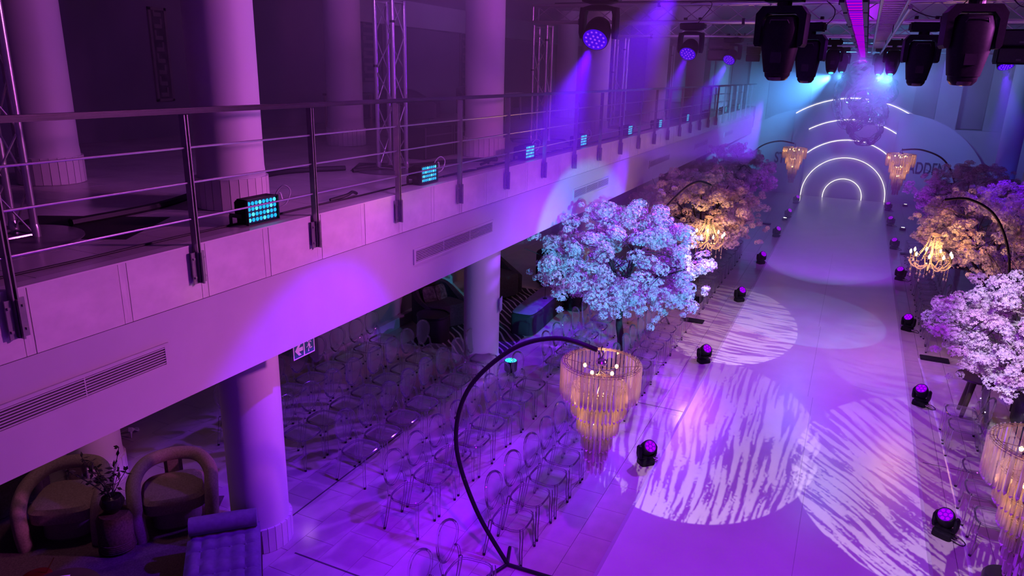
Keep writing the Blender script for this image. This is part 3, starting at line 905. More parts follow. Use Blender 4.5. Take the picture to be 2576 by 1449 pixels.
def set_head(t, dirx, diry, lift):
    """turn the lens towards a horizontal direction, lifted from the horizon"""
    a = math.atan2(diry, dirx)
    t.rotation_euler = (0, 0, a + PI / 2)
    for c in t.children:
        if c.name.startswith('head'): c.rotation_euler = (math.radians(90 - lift), 0, 0)
for i, (x, y, a) in enumerate(FL):
    t = fh if i == 0 else dup(fh)
    t.location = (x, y, 0)
    t['label'] = 'black moving light with purple lens, %s from the near end along the left runway edge' % ORD[i]
    set_head(t, .75, -.75, 42)
for i, (x, y) in enumerate(FRR):
    t = dup(fh)
    t.location = (x, y, 0)
    t['label'] = 'black moving light with purple lens, %s from the near end along the right runway edge' % ORD[i]
    set_head(t, -.45, -.9, 52)

# ------------------------------------------------------------------ LED wash bars on the balcony edge
def led_box():
    t = thing('led_wash_bar', 'x', 'LED panel light', (0, 0, 0), 0, 'cyan LED panels along the balcony edge')
    obj('housing', MB().rbox((-.07, 0, .125), (.12, .38, .22), .012), BLACKP, t, smooth=True)
    hood = MB()
    for y0 in (-.187, .187): hood.box((.0, y0, .125), (.03, .008, .22))
    hood.box((.0, 0, .232), (.03, .38, .008)); hood.box((.0, 0, .018), (.03, .38, .008))
    obj('bezel', hood, BLACK, t)
    obj('face', MB().box((-.008, 0, .125), (.004, .36, .20)), mat('led_board', (.02, .06, .10), .3), t)
    me = MB().ball((0, 0, 0), .0185, 10, 4, 1.0).mesh('led_lens'); me.materials.append(LED_CY)
    me2 = MB().ball((0, 0, 0), .0185, 10, 4, 1.0).mesh('led_lens'); me2.materials.append(LED_CYHOT)
    for r_ in range(4):
        for c_ in range(8):
            obj('led_lens', me2 if (r_ * 5 + c_ * 3) % 4 == 0 else me, None, t, (-.004, -.155 + c_ * .0443, .053 + r_ * .048), None, (.35, 1, 1))
    br = MB()
    for y0 in (-.20, .20): br.box((-.12, y0, .09), (.14, .006, .035)).box((-.18, y0, .045), (.03, .008, .09))
    br.box((-.18, 0, .004), (.05, .41, .008))
    obj('bracket', br, BLACK, t)
    obj('rear_driver', MB().rbox((-.19, 0, .13), (.10, .20, .13), .01), BLACKP, t)
    obj('white_lead', MB().tube(catmull([(-.05, .20, .10), (.02, .27, .14), (.03, .33, .25), (-.02, .30, .30), (-.08, .26, .22), (-.08, .25, .08)], 6), .006, 6), mat('lead_white', (.6, .6, .62), .5), t, smooth=True)
    obj('lead_plug', MB().rbox((-.02, .26, .20), (.02, .03, .09), .008, (.3, 0, 0)), mat('lead_white', (.6, .6, .62), .5), t)
    return t
lb = led_box()
for i, y in enumerate((4.82, 7.62, 10.66, 13.16, 16.25, 19.0, 22.3, 25.6, 29.0, 32.3)):
    t = lb if i == 0 else dup(lb)
    t.location = (XE - .10, y, ZB + .002)
    t.rotation_euler = (0, 0, 0.0)
    t['label'] = 'cyan LED panel light on the balcony edge behind the railing, %s from the camera' % ['nearest', 'second', 'third', 'fourth', 'fifth', 'sixth', 'seventh', 'eighth', 'ninth', 'farthest'][i]
# cables and tape along the balcony edge
def bcable(label, pts, r=.012):
    o = obj('floor_cable', MB().tube(catmull([(x, y, ZB + r + z) for x, y, z in pts], 6), r, 6), RUBBER, smooth=True)
    return tag(o, label, 'cable', 'black cables on the balcony floor')
bcable('black cable taped along the balcony edge from the left side of the picture', [(XE - .28, 1.6 + k * .8, 0) if k % 2 else (XE - .26, 1.6 + k * .8, 0) for k in range(14)], .009)
bcable('thick black cable bundle lying behind the railing past the nearest truss base', [(-5.9, 3.9, 0), (-5.95, 4.8, 0), (-6.2, 5.6, .01), (-6.5, 6.5, 0), (-6.6, 7.3, .0), (-6.2, 8.0, 0)], .035)
bcable('black cable bundle running past the second truss base', [(-6.0, 7.9, 0), (-5.6, 8.9, 0), (-5.35, 9.6, .01), (-5.0, 10.2, 0)], .03)
bcable('black cable along the balcony edge beyond the second cyan panel', [(XE - .24, 8.2 + k * .7, .0) for k in range(16)], .014)
bcable('coiled black cable end near the third cyan panel', [(-4.95, 9.55, 0), (-4.86, 9.75, .06), (-4.9, 9.95, .08), (-4.98, 9.9, .03), (-4.9, 9.7, .01)], .018)
bcable('black cable with plug near the nearest cyan panel', [(-4.86, 6.0, 0), (-4.8, 6.2, .03), (-4.84, 6.35, .04), (-4.9, 6.5, .0)], .018)
for k in range(9):
    yy = 9.0 + k * .55
    o = obj('tape_strip', MB().box((0, 0, 0), (.12, .05, .002), (0, 0, .5)), mat('white_tape', (.55, .5, .5), .5), None, (XE - .24, yy, ZB + .03)); tag(o, 'pale tape strip across the cable on the balcony edge, %s from the near end' % ORD[k], 'tape', 'tape strips across the balcony cable')

# ------------------------------------------------------------------ clear chairs
def chair_proto():
    t = thing('clear_chair', 'x', 'chair', (0, 0, 0), 0)
    # chair faces +x; origin on the floor under the seat centre
    s_ = MB()
    sec = []
    n = 24
    def ring(sc, z):
        out = []
        for k in range(n):
            a = 2 * PI * (k + .5) / n
            ca, sa = math.cos(a), math.sin(a)
            x = .205 * math.copysign(abs(ca) ** .55, ca) * sc
            y = .205 * math.copysign(abs(sa) ** .55, sa) * sc * (1.0 + .06 * (x > 0))
            out.append((x, y, z - .012 * (1 - min(1, abs(y) / .2) ** 2) * (x > .05)))
        return out
    rs = [ring(.96, .425), ring(1.0, .432), ring(1.0, .452), ring(.95, .462), ring(.6, .452)]
    vs = [p for r_ in rs for p in r_]
    fs = []
    for i in range(len(rs) - 1):
        for k in range(n): fs.append((i * n + k, i * n + (k + 1) % n, (i + 1) * n + (k + 1) % n, (i + 1) * n + k))
    fs.append(tuple(4 * n + k for k in range(n)))
    s_.add(vs, fs)
    obj('seat', s_, CHAIRP, t, smooth=True)
    # apron frame under the seat gives the seat its visible outline
    obj('seat_rail', MB().tube([(p[0] * .985, p[1] * .985, .43) for p in rs[1]], .012, 6, closed=True), CHAIRM, t, smooth=True)
    # oval back: egg outline, wider at the top, leaning back
    def egg(a):
        z = .708 + .210 * math.sin(a)
        w = .196 * math.cos(a) * (1.0 + .22 * math.sin(a))
        x = -.205 - .10 * (z - .46) - .035 * (1 - (w / .2) ** 2)
        return Vector((x, w, z))
    m = 28
    rim = [egg(2 * PI * k / m) for k in range(m)]
    ctr = Vector((-.205 - .10 * .26 - .045, 0, .715))
    b = MB()
    mid = [ctr.lerp(p, .55) + Vector((-.006, 0, 0)) for p in rim]
    b.add(rim + mid + [ctr + Vector((-.01, 0, 0))], [(k, (k + 1) % m, m + (k + 1) % m, m + k) for k in range(m)] + [(m + k, m + (k + 1) % m, 2 * m) for k in range(m)])
    bk = obj('backrest', b, CHAIRP, t, smooth=True)
    obj('rim', MB().tube(rim, .014, 8, closed=True), CHAIRM, bk, smooth=True)
    for sg in (-1, 1):
        # curved stem from the lower side of the oval down into the rear leg
        obj('stem', MB().tube(catmull([(-.222, sg * .135, .60), (-.215, sg * .175, .565), (-.20, sg * .178, .51), (-.19, sg * .175, .455)], 4), [.014] * 4 * 3 + [.019], 6), CHAIRM, t, smooth=True)
        f = obj('leg', MB().tube([(.185, sg * .185, .445), (.192, sg * .192, .33), (.188, sg * .192, .17), (.196, sg * .198, .012)], [.026, .022, .019, .017], 8), CHAIRM, t, smooth=True)
        obj('foot_cap', MB().lathe([(.016, 0), (.017, .012), (.015, .016)], 8), RUBBER, f, (.196, sg * .198, 0))
        r_ = obj('leg', MB().tube([(-.185, sg * .18, .445), (-.20, sg * .185, .33), (-.225, sg * .188, .17), (-.255, sg * .19, .012)], [.026, .022, .019, .017], 8), CHAIRM, t, smooth=True)
        obj('foot_cap', MB().lathe([(.016, 0), (.017, .012), (.015, .016)], 8), RUBBER, r_, (-.255, sg * .19, 0))
    return t
chair0 = chair_proto()
_used = [False]
def chair(x, y, rz, label, group):
    t = chair0 if not _used[0] else dup(chair0)
    _used[0] = True
    t.location = (x, y, 0); t.rotation_euler = (0, 0, rz)
    t['label'] = label; t['group'] = group
    return t
ROWN = {'E': 'front row left of the runway', 'D': 'second row left of the runway', 'C': 'third row left of the runway', 'B': 'fourth row left of the runway', 'A': 'rear row left of the runway'}
ROWX = {'E': -2.86, 'D': -4.12, 'C': -5.26, 'B': -6.23, 'A': -7.31}
def run(row, ys, block):
    for i, y in enumerate(ys):
        chair(ROWX[row] + random.uniform(-.02, .02), y + random.uniform(-.012, .012), random.uniform(-.03, .03),
              'clear chair, %s along %s of the %s' % (ORD[i], block, ROWN[row]), 'clear chairs in the ' + ROWN[row])
def seq(a, b, p=.5):
    out = []
    while a <= b + 1e-6: out.append(a); a += p
    return out
run('E', [4.84, 5.38], 'the loose foreground pair')
run('E', seq(6.40, 10.0), 'the near block')
run('D', seq(6.30, 9.9), 'the near block')
run('C', seq(6.88, 10.4), 'the near block')
run('B', seq(6.86, 10.4), 'the near block')
run('A', seq(6.84, 10.4), 'the near block')
run('E', seq(10.95, 14.5), 'the middle block')
run('D', seq(10.90, 14.4), 'the middle block')
run('E', seq(16.2, 22.3), 'the far block')
run('D', seq(16.6, 20.2), 'the far block')
RX = {'F': (2.03, 'front row right of the runway'), 'G': (3.2, 'second row right of the runway')}
for row, blocks in (('F', (('the near group', [8.9, 9.55, 10.15, 11.42, 11.93]), ('the middle group', seq(16.0, 20.6)), ('the far group', seq(21.5, 25)))), ('G', (('the middle group', seq(16.2, 19)),))):
    for bn, ys in blocks:
        for i, y in enumerate(ys):
            chair(RX[row][0] + random.uniform(-.03, .03), y, PI + random.uniform(-.05, .05), 'clear chair, %s along %s of the %s' % (ORD[i], bn, RX[row][1]), 'clear chairs in the ' + RX[row][1])

# ------------------------------------------------------------------ chandeliers
BULB = glow('warm_bulb', (1.0, 0.60, 0.22), 12.0)
CANDLE = glow('candle_bulb', (1.0, 0.70, 0.25), 16.0)
WIRE = mat('chandelier_wire', (.30, .22, .16), .35, metal=.8)
def prism_mesh(L, w):
    """triangular acrylic rod with a pointed end and a small hook knob on top"""
    b = MB()
    tri = [(w / 2, 0), (-w / 4, w * .45), (-w / 4, -w * .45)]
    vs = []
    for z, k in ((.0, .75), (-.01, 1), (-L + .03, 1)): vs += [(x * k, y * k, z) for x, y in tri]
    vs.append((0, 0, -L))
    b.add(vs, [(0, 1, 2)] + [(i * 3 + j, i * 3 + (j + 1) % 3, (i + 1) * 3 + (j + 1) % 3, (i + 1) * 3 + j) for i in range(2) for j in range(3)] + [(6 + j, 6 + (j + 1) % 3, 9) for j in range(3)])
    b.ball((0, 0, .012), .008, 6, 4)
    me = b.mesh('prism'); me.materials.append(PRISM)
    return me
TIERS = [(.385, 0.0, .36, 52), (.265, -.24, .32, 38), (.200, -.46, .30, 28), (.145, -.66, .28, 20), (.110, -.84, .23, 15), (.075, -.98, .24, 10)]
PM = {}
def drum(label, loc, group, s_=1.0, light=15):
    t = thing('prism_chandelier', label, 'chandelier', loc, .2, group)
    t.scale = (s_, s_, s_)
    for i, (r, z, L, n) in enumerate(TIERS):
        rg = MB()
        for rr, zz in ((r, 0), (r - .022, .0), (r - .045, .0), (r, -.02)):
            rg.tube([(rr * math.cos(2 * PI * k / 40), rr * math.sin(2 * PI * k / 40), z + zz) for k in range(40)], .0028, 4, closed=True)
        for k in range(26 if i == 0 else 8):
            a = 2 * PI * k / (26 if i == 0 else 8); ca, sa = math.cos(a), math.sin(a)
            rg.tube([(r * ca, r * sa, z), ((r - .045) * ca, (r - .045) * sa, z)], .002, 4)
        for k in range(4):
            a = PI * k / 2; ca, sa = math.cos(a), math.sin(a)
            rg.tube([(r * ca, r * sa, z), (.02 * ca, .02 * sa, z - (.06 if i == 0 else 0))], .003, 4)
        ring = obj('tier_ring', rg, WIRE, t)
        if L not in PM: PM[L] = prism_mesh(L, .036)
        for k in range(n):
            a = 2 * PI * k / n
            p = bpy.data.objects.new('prism', PM[L]); C.objects.link(p); p.parent = t
            p.location = (r * math.cos(a), r * math.sin(a), z - .005); p.rotation_euler = (0, 0, a + random.uniform(-.25, .25))
    obj('canopy', MB().lathe([(.0, -.02), (.055, -.02), (.06, .0), (.045, .03), (.02, .045), (.0, .05)], 20), CHROME, t, (0, 0, .0), smooth=True)
    obj('stem', MB().lathe([(.008, -1.0), (.008, 0)], 8), CHROME, t)
    obj('hook_chain', MB().tube(catmull([(0, 0, .05), (.012, 0, .09), (-.01, 0, .13), (.0, 0, .17)], 4), .006, 6), BLACK, t)
    for k in range(5):
        a = 2 * PI * k / 5 + .5
        arm = obj('arm', MB().tube([(0, 0, -.09), (.08 * math.cos(a), .08 * math.sin(a), -.10), (.15 * math.cos(a), .15 * math.sin(a), -.08)], .008, 6), CHROME, t)
        obj('bulb', MB().ball((.165 * math.cos(a), .165 * math.sin(a), -.06), .017, 10, 6, 1.3), BULB, arm, smooth=True)
    for zz, rr, n in ((-.40, .09, 3), (-.68, .05, 2)):
        for k in range(n):
            a = 2 * PI * k / n + 1
            arm = obj('arm', MB().tube([(0, 0, zz), (rr * math.cos(a), rr * math.sin(a), zz)], .006, 6), CHROME, t)
            obj('bulb', MB().ball((rr * math.cos(a), rr * math.sin(a), zz + .03), .018, 10, 6, 1.2), BULB, arm, smooth=True)
    for dz, e in ((-.14, .6), (-.5, .4)):
        p = point('lamp_chandelier', (loc[0], loc[1], loc[2] + dz * s_), light * e, AMBER, .04)
    return t
def arc_pole(label, base, tip, foot_dir, top_z, bulge, group, r=.022):
    """curved floor-standing pole: foot on the floor, bow outwards, tip over the aisle"""
    t = thing('arc_pole', label, 'lamp stand', base, 0, group)
    dx = tip[0] - base[0]
    s_ = 1 if dx > 0 else -1
    w = abs(dx)
    pts = [(0, 0, .03), (-s_ * bulge * .62, 0, top_z * .22), (-s_ * bulge, 0, top_z * .48), (-s_ * bulge * .80, 0, top_z * .72), (-s_ * bulge * .05, 0, top_z * .92), (s_ * w * .52, 0, top_z * 1.0), (s_ * w, 0, tip[2])]
    obj('pole', MB().tube(catmull(pts, 9), r, 10), mat('pole_black', (.014, .012, .013), .6, spec=.2), t, smooth=True)
    f = MB().tube([(0, 0, .02), (s_ * .62, foot_dir * .02, .02)], .022, 8).tube([(0, 0, .02), (-s_ * .10, .28, .02)], .02, 8).tube([(0, 0, .02), (-s_ * .10, -.28, .02)], .02, 8)
    if base[1] < 14: obj('foot', f, BLACK, t, smooth=True)
    else: obj('foot_plate', MB().rbox((s_ * .38, .55, .02), (.50, .24, .03), .008), BLACK, t)
    for k, zz in enumerate((.33, .6)):
        pass
    obj('pole_knob', MB().ball((-s_ * bulge * .80 - s_ * .02, -.01, top_z * .34), .016, 8, 5), BLACK, t)
    obj('pole_knob', MB().ball((-s_ * bulge * 1.0, -.02, top_z * .60), .016, 8, 5), BLACK, t)
    obj('hanging_wire', MB().tube(catmull([pts[-1], (s_ * (w + .03), 0, tip[2] - .03), (s_ * (w + .035), 0, tip[2] - .09)], 3), .006, 6), BLACK, t)
    return t
arc_pole('black arched pole carrying the large lit prism chandelier in the foreground left of the runway', (-2.80, 6.15, 0), (-1.93, 6.15, 2.70), 1, 2.74, .64, 'arched lamp poles', .024)
drum('large lit chandelier of clear prism tiers hanging in the foreground left of the runway', (-1.88, 6.15, 2.585), 'tiered prism chandeliers', .955)
drum('large lit chandelier of clear prism tiers cut off by the right edge of the picture', (1.62, 6.15, 2.60), 'tiered prism chandeliers', .955)
arc_pole('black arched pole of the prism chandelier at the right edge', (2.75, 6.15, 0), (1.67, 6.15, 2.72), 1, 2.74, .5, 'arched lamp poles', .024)
arc_pole('slim arched pole holding the far left prism chandelier before the scenery', (-3.05, 27.3, 0), (-1.95, 27.3, 3.0), 1, 3.05, .55, 'arched lamp poles', .024)
drum('small lit prism chandelier far off, left of the arch scenery', (-1.90, 27.3, 2.86), 'tiered prism chandeliers', 1.0, 24)
arc_pole('slim arched pole holding the far right prism chandelier before the scenery', (2.35, 24.6, 0), (1.24, 24.6, 3.22), 1, 3.25, .5, 'arched lamp poles', .024)
drum('small lit prism chandelier far off, right of the arch scenery', (1.25, 24.6, 3.10), 'tiered prism chandeliers', 1.0, 24)

def bead_line(pts, r, step):
    b = MB()
    P = [Vector(p) for p in pts]
    for a, c in zip(P[:-1], P[1:]):
        n = max(1, int((c - a).length / step))
        for k in range(n):
            b.ball(a.lerp(c, k / n), r, 5, 3, 1.25)
    return b
def candle_chandelier(label, loc, group, light=80):
    t = thing('candle_chandelier', label, 'chandelier', loc, .35, group)
    # origin at bulb height
    obj('stem', MB().lathe([(.0, -.26), (.03, -.25), (.05, -.20), (.03, -.14), (.018, -.05), (.03, .0), (.018, .06), (.014, .30), (.02, .34), (.0, .36)], 14), CRYSTAL, t, smooth=True)
    obj('crown', MB().lathe([(.02, .33), (.085, .36), (.09, .38), (.03, .40)], 16), CRYSTAL, t, smooth=True)
    stuff(obj('bead_chain', bead_line([(0, 0, .40), (.01, 0, .62), (.0, 0, .98)], .012, .03), CRYSTAL, t))
    for k in range(12):
        a = 2 * PI * k / 12
        pts = [(.08 * math.cos(a), .08 * math.sin(a), .36), (.11 * math.cos(a), .11 * math.sin(a), .18), (.19 * math.cos(a), .19 * math.sin(a), .02), (.24 * math.cos(a), .24 * math.sin(a), -.06)]
        stuff(obj('bead_strand', bead_line(catmull(pts, 3), .0095, .024), CRYSTAL, t))
    for k in range(9):
        a = 2 * PI * k / 9
        ca, sa = math.cos(a), math.sin(a)
        P = lambda r, z: (r * ca, r * sa, z)
        arm = obj('arm', MB().tube(catmull([P(.03, -.16), P(.14, -.25), P(.26, -.24), P(.335, -.15), P(.335, -.11)], 5), .011, 7), CRYSTAL, t, smooth=True)
        obj('drip_pan', MB().lathe([(.01, -.01), (.045, .0), (.048, .008), (.01, .004)], 12, P(.335, -.105)), CRYSTAL, arm, smooth=True)
        cd = obj('candle', MB().lathe([(.013, -.10), (.013, -.015), (.008, -.01)], 10, P(.335, 0)), mat('candle_sleeve', (.06, .05, .05), .5), t, smooth=True)
        obj('bulb', MB().lathe([(.008, -.012), (.019, .012), (.021, .025), (.014, .05), (.003, .07)], 10, P(.335, 0)), CANDLE, cd, smooth=True)
        a2 = a + PI / 9
        q = (.335 * math.cos(a + 2 * PI / 9), .335 * math.sin(a + 2 * PI / 9), -.11)
        m_ = (.31 * math.cos(a2), .31 * math.sin(a2), -.20)
        stuff(obj('bead_garland', bead_line(catmull([P(.335, -.11), m_, q], 3), .009, .024), CRYSTAL, t))
        dz = -.30 - .05 * (k % 3)
        d = bead_line([(m_[0], m_[1], -.20), (m_[0], m_[1], dz)], .008, .025)
        d.lathe([(.0, dz - .07), (.017, dz - .045), (.012, dz - .02), (.0, dz)], 6, (m_[0], m_[1], 0))
        obj('crystal_drop', d, CRYSTAL, t)
    for k in range(5):
        a = 2 * PI * k / 5
        x, y = .12 * math.cos(a), .12 * math.sin(a)
        d = bead_line([(x, y, -.22), (x, y, -.36)], .008, .025); d.lathe([(.0, -.43), (.017, -.405), (.012, -.38), (.0, -.36)], 6, (x, y, 0))
        obj('crystal_drop', d, CRYSTAL, t)
    point('lamp_candles', (loc[0], loc[1], loc[2] + .06), light, (1.0, .48, .10), .22)
    return t
arc_pole('black arched pole of the candle chandelier left of the runway', (-3.1, 14.9, 0), (-2.52, 14.9, 3.09), 1, 3.13, .58, 'arched lamp poles')
candle_chandelier('candle chandelier with beaded crystals glowing before the second tree left of the runway', (-2.49, 14.9, 2.07), 'candle chandeliers', 60)
arc_pole('black arched pole of the candle chandelier right of the runway', (2.35, 14.9, 0), (1.56, 14.9, 3.18), 1, 3.22, .42, 'arched lamp poles')
candle_chandelier('candle chandelier with beaded crystals glowing right of the runway', (1.52, 14.9, 2.17), 'candle chandeliers', 60)

# ------------------------------------------------------------------ blossom trees
def cluster_mesh(seed, flat=.8):
    rnd = random.Random(seed)
    b = MB()
    for i in range(84):
        # flower position on a lumpy ball of unit radius
        u = rnd.uniform(-.7, 1); a = rnd.uniform(0, 2 * PI)
        rr = math.sqrt(1 - u * u)
        d = Vector((rr * math.cos(a), rr * math.sin(a), u * flat)) * rnd.uniform(.68, 1.0)
        nrm = (d.normalized() + Vector((rnd.uniform(-.5, .5), rnd.uniform(-.5, .5), rnd.uniform(-.2, .6)))).normalized()
        e1 = nrm.orthogonal().normalized(); e2 = nrm.cross(e1)
        s_ = rnd.uniform(.15, .23)
        ph = rnd.uniform(0, 6)
        k0 = len(b.v)
        vs = [d - nrm * .06]
        for k in range(5):
            for dt, q, up in ((-.42, .72, .10), (0, 1.0, rnd.uniform(.12, .34)), (.42, .72, .10)):
                t = ph + 2 * PI * k / 5 + dt
                vs.append(d + (e1 * math.cos(t) + e2 * math.sin(t)) * s_ * q + nrm * s_ * up)
        fs = []
        for k in range(5):
            o = 1 + k * 3
            fs += [(0, o, o + 1), (0, o + 1, o + 2)]
        b.add(vs, fs)
    me = b.mesh('blossom_cluster'); me.materials.append(PETAL)
    return me
CL = [cluster_mesh(s_) for s_ in range(6)]
def tree(label, base, crown, rx, rz_, trunk_h, n=300, size=.15, group='artificial blossom trees', seed=1, lean=0):
    rnd = random.Random(seed)
    t = thing('blossom_tree', label, 'tree', base, 0, group)
    cx_, cy_, cz_ = crown[0] - base[0], crown[1] - base[1], crown[2]
    top = Vector((cx_ * .8, cy_ * .8, trunk_h))
    obj('trunk', MB().tube(catmull([(0, 0, 0), (.03 + lean, .02, trunk_h * .35), (-.03 + lean, 0, trunk_h * .7), top, (cx_, cy_, trunk_h + rz_ * .6)], 5), [.075] * 5 + [.065] * 5 + [.055] * 5 + [.045] * 5 + [.02], 10), BARK, t, smooth=True)
    obj('foot_plate', MB().rbox((0, 0, .015), (.5, .5, .03), .01), BLACK, t)
    tips = []
    nb = 11
    for i in range(nb):
        a = 2 * PI * i / nb + rnd.uniform(-.2, .2)
        el = rnd.choice((.05, .3, .7, 1.05))
        end = Vector((cx_ + rx * .82 * math.cos(a) * math.cos(el), cy_ + rx * .82 * math.sin(a) * math.cos(el), cz_ - rz_ * .25 + rz_ * .95 * math.sin(el)))
        st = top + Vector((0, 0, rnd.uniform(-.12, .25)))
        mid = st.lerp(end, .5) + Vector((0, 0, rnd.uniform(.02, .16)))
        pts = catmull([st, mid, end], 4)
        br = obj('branch', MB().tube(pts, [.034, .03, .027, .024, .02, .017, .014, .011, .008], 6), BARK, t, smooth=True)
        tw = MB()
        for k in range(9):
            p = pts[rnd.randrange(2, 9)]
            q = p + Vector((rnd.gauss(0, .3), rnd.gauss(0, .3), rnd.gauss(.12, .22))) * (rx / 1.6)
            tw.tube([p, p.lerp(q, .5) + Vector((0, 0, .04)), q], [.009, .007, .004], 4, cap=False)
        obj('twigs', tw, BARK, br)
    # blossom heads: layered umbrella crown
    cnt = 0
    while cnt < n:
        u = rnd.uniform(-1, 1); a = rnd.uniform(0, 2 * PI)
        q = math.sqrt(1 - u * u)
        rad = rnd.uniform(.42, 1.0) ** .6
        lump = 1 + .13 * math.sin(3 * a + seed) + .10 * math.sin(5 * a + 2 * u * 3 + seed * 2)
        x = cx_ + rx * q * math.cos(a) * rad * lump; y = cy_ + rx * q * math.sin(a) * rad * lump
        z = cz_ + rz_ * u * rad * (1.0 if u > 0 else .85) - .12 * (q * rad) ** 2
        if base[0] + x < -4.30 and z > 2.42: continue
        s_ = size * rnd.uniform(.75, 1.25)
        o = bpy.data.objects.new('blossom_cluster', CL[rnd.randrange(6)]); C.objects.link(o); o.parent = t
        o.location = (x, y, z)
        o.rotation_euler = (rnd.uniform(-.4, .4), rnd.uniform(-.4, .4), rnd.uniform(0, 6.3))
        o.scale = (s_ * rnd.uniform(.9, 1.25), s_, s_ * rnd.uniform(.7, 1.0))
        cnt += 1
    # small filler heads joined as one
    fb = MB()
    for k in range(110):
        u = rnd.uniform(-1, 1); a = rnd.uniform(0, 2 * PI); q = math.sqrt(1 - u * u); rad = rnd.uniform(.8, 1.12)
        me = CL[rnd.randrange(6)]
        s_ = size * rnd.uniform(.35, .6)
        off = Vector((cx_ + rx * q * math.cos(a) * rad, cy_ + rx * q * math.sin(a) * rad, cz_ + rz_ * u * rad - .12 * (q * rad) ** 2))
        if base[0] + off.x < -4.40 and off.z > 2.50: continue
        R = Matrix.Rotation(rnd.uniform(0, 6.3), 3, 'Z')
        fb.add([R @ v.co * s_ + off for v in me.vertices], [tuple(p.vertices) for p in me.polygons])
    stuff(obj('small_blossoms', fb, PETAL, t))
    return t
tree('blossom tree lit cyan behind the foreground chandelier, nearest tree on the left', (-3.42, 12.2, 0), (-3.42, 12.2, 2.05), 1.56, .98, 1.25, 300, .150, seed=3)
tree('blossom tree lit amber by a candle chandelier, second tree on the left', (-3.05, 17.1, 0), (-3.0, 17.0, 2.25), 1.42, .90, 1.3, 300, .145, seed=5)
tree('pale violet blossom tree far down the left side, nearest the scenery', (-3.75, 25.0, 0), (-3.66, 25.0, 2.12), 1.32, .92, 1.3, 270, .145, seed=8)
tree('blossom tree lit pink and white at the right edge, nearest tree on the right', (2.75, 11.3, 0), (2.62, 11.3, 2.0), 1.22, .96, 1.2, 300, .130, seed=11)
tree('blossom tree lit amber by a candle chandelier, second tree on the right', (2.75, 16.6, 0), (2.62, 16.5, 2.45), 1.35, .90, 1.4, 300, .140, seed=14)
tree('pale violet blossom tree far down the right side, nearest the scenery', (3.2, 24.2, 0), (3.12, 24.0, 2.15), 1.38, .88, 1.4, 270, .145, seed=17)

# ------------------------------------------------------------------ stage scenery
SX, SZ, SY = -0.27, 0.10, 35.80
def arc_poly(r, xlim=None, a0=0.0, a1=PI, n=40, cx=SX, cz=0.0):
    return [(cx + r * math.cos(a0 + (a1 - a0) * i / n), cz + r * math.sin(a0 + (a1 - a0) * i / n)) for i in range(n + 1)]
def board(poly, y0, y1):
    """polygon in x, z extruded in depth"""
    Mx = Matrix(((1, 0, 0, 0), (0, 0, 1, 0), (0, 1, 0, 0), (0, 0, 0, 1)))
    return MB().prism(poly, y0, y1, Mx)
def clipped(r, h, n=30):
    a = math.acos(h / r)
    return [(SX + h, 0.0)] + [(SX + r * math.cos(a + (PI - 2 * a) * i / n), SZ + r * math.sin(a + (PI - 2 * a) * i / n)) for i in range(n + 1)] + [(SX - h, 0.0)]
st = thing('arch_scenery', 'tall pale arch scenery with lit concentric arcs at the end of the runway', 'stage scenery', (0, SY, 0))
obj('rear_arch', board(clipped(4.36, 2.42), .30, .40), BACKDROP, st)
obj('middle_arch', board(clipped(3.44, 1.80), .16, .26), BACKDROP, st)
obj('front_arch', board(clipped(2.57, 1.74), .05, .14), BACKDROP, st)
NEON = glow('neon_white', (1.0, 0.90, 0.95), 4.5)
def neon(r, xl, y, zend=0.02):
    a = 0.0 if xl is None else math.acos(xl / r)
    pts = [(SX + r * math.cos(a + (PI - 2 * a) * i / 48), y, SZ + r * math.sin(a + (PI - 2 * a) * i / 48)) for i in range(49)]
    if xl is None: pts = [(SX + r, y, zend)] + pts + [(SX - r, y, zend)]
    obj('neon_arc', MB().tube(pts, .011, 6), NEON, st, smooth=True)
neon(.80, None, -.02); neon(1.73, None, -.02); neon(2.50, 1.70, .03); neon(3.37, 1.76, .14); neon(4.28, 2.40, .28)
def quarter(name, x0, sgn, r, label):
    t = thing(name, label, 'stage scenery', (x0, SY + (.55 if sgn < 0 else .02), 0))
    poly = [(0, 0)] + [(sgn * r * math.cos(PI / 2 * i / 30), r * math.sin(PI / 2 * i / 30)) for i in range(31)]
    if sgn < 0: poly = poly[::-1]
    obj('board', board(poly, 0, .09), BACKDROP, t)
    return t
ql = quarter('quarter_circle_board', -1.98, -1, 3.85, 'pale quarter-circle board left of the arch scenery with dark lettering')
qr = quarter('quarter_circle_board', 1.50, 1, 3.85, 'pale quarter-circle board right of the arch scenery with dark lettering')
def text(name, body, parent, loc, size, sx, m, rot=(PI / 2, 0, 0), extr=.012, off=.012, align='LEFT'):
    cu = bpy.data.curves.new(name, 'FONT')
    cu.body = body; cu.size = size; cu.extrude = extr; cu.offset = off; cu.align_x = align; cu.align_y = 'BOTTOM_BASELINE'
    cu.space_character = 1.02
    cu.materials.append(m)
    tmp = bpy.data.objects.new(name, cu)
    C.objects.link(tmp)
    bpy.context.view_layer.update()
    me = bpy.data.meshes.new_from_object(tmp.evaluated_get(bpy.context.evaluated_depsgraph_get()))
    bpy.data.objects.remove(tmp); bpy.data.curves.remove(cu)
    me.name = name
    if not me.materials: me.materials.append(m)
    o = bpy.data.objects.new(name, me); C.objects.link(o)
    o.parent = parent; o.location = loc; o.rotation_euler = rot; o.scale = (sx, 1, 1)
    return o
LETTER = mat('lettering_dark', (.05, .045, .07), .5)
text('lettering', 'STEVE', ql, (-1.40, -.014, 1.36), .70, .58, LETTER)
text('lettering', 'MADDEN', qr, (.33, -.014, 1.36), .70, .58, LETTER)

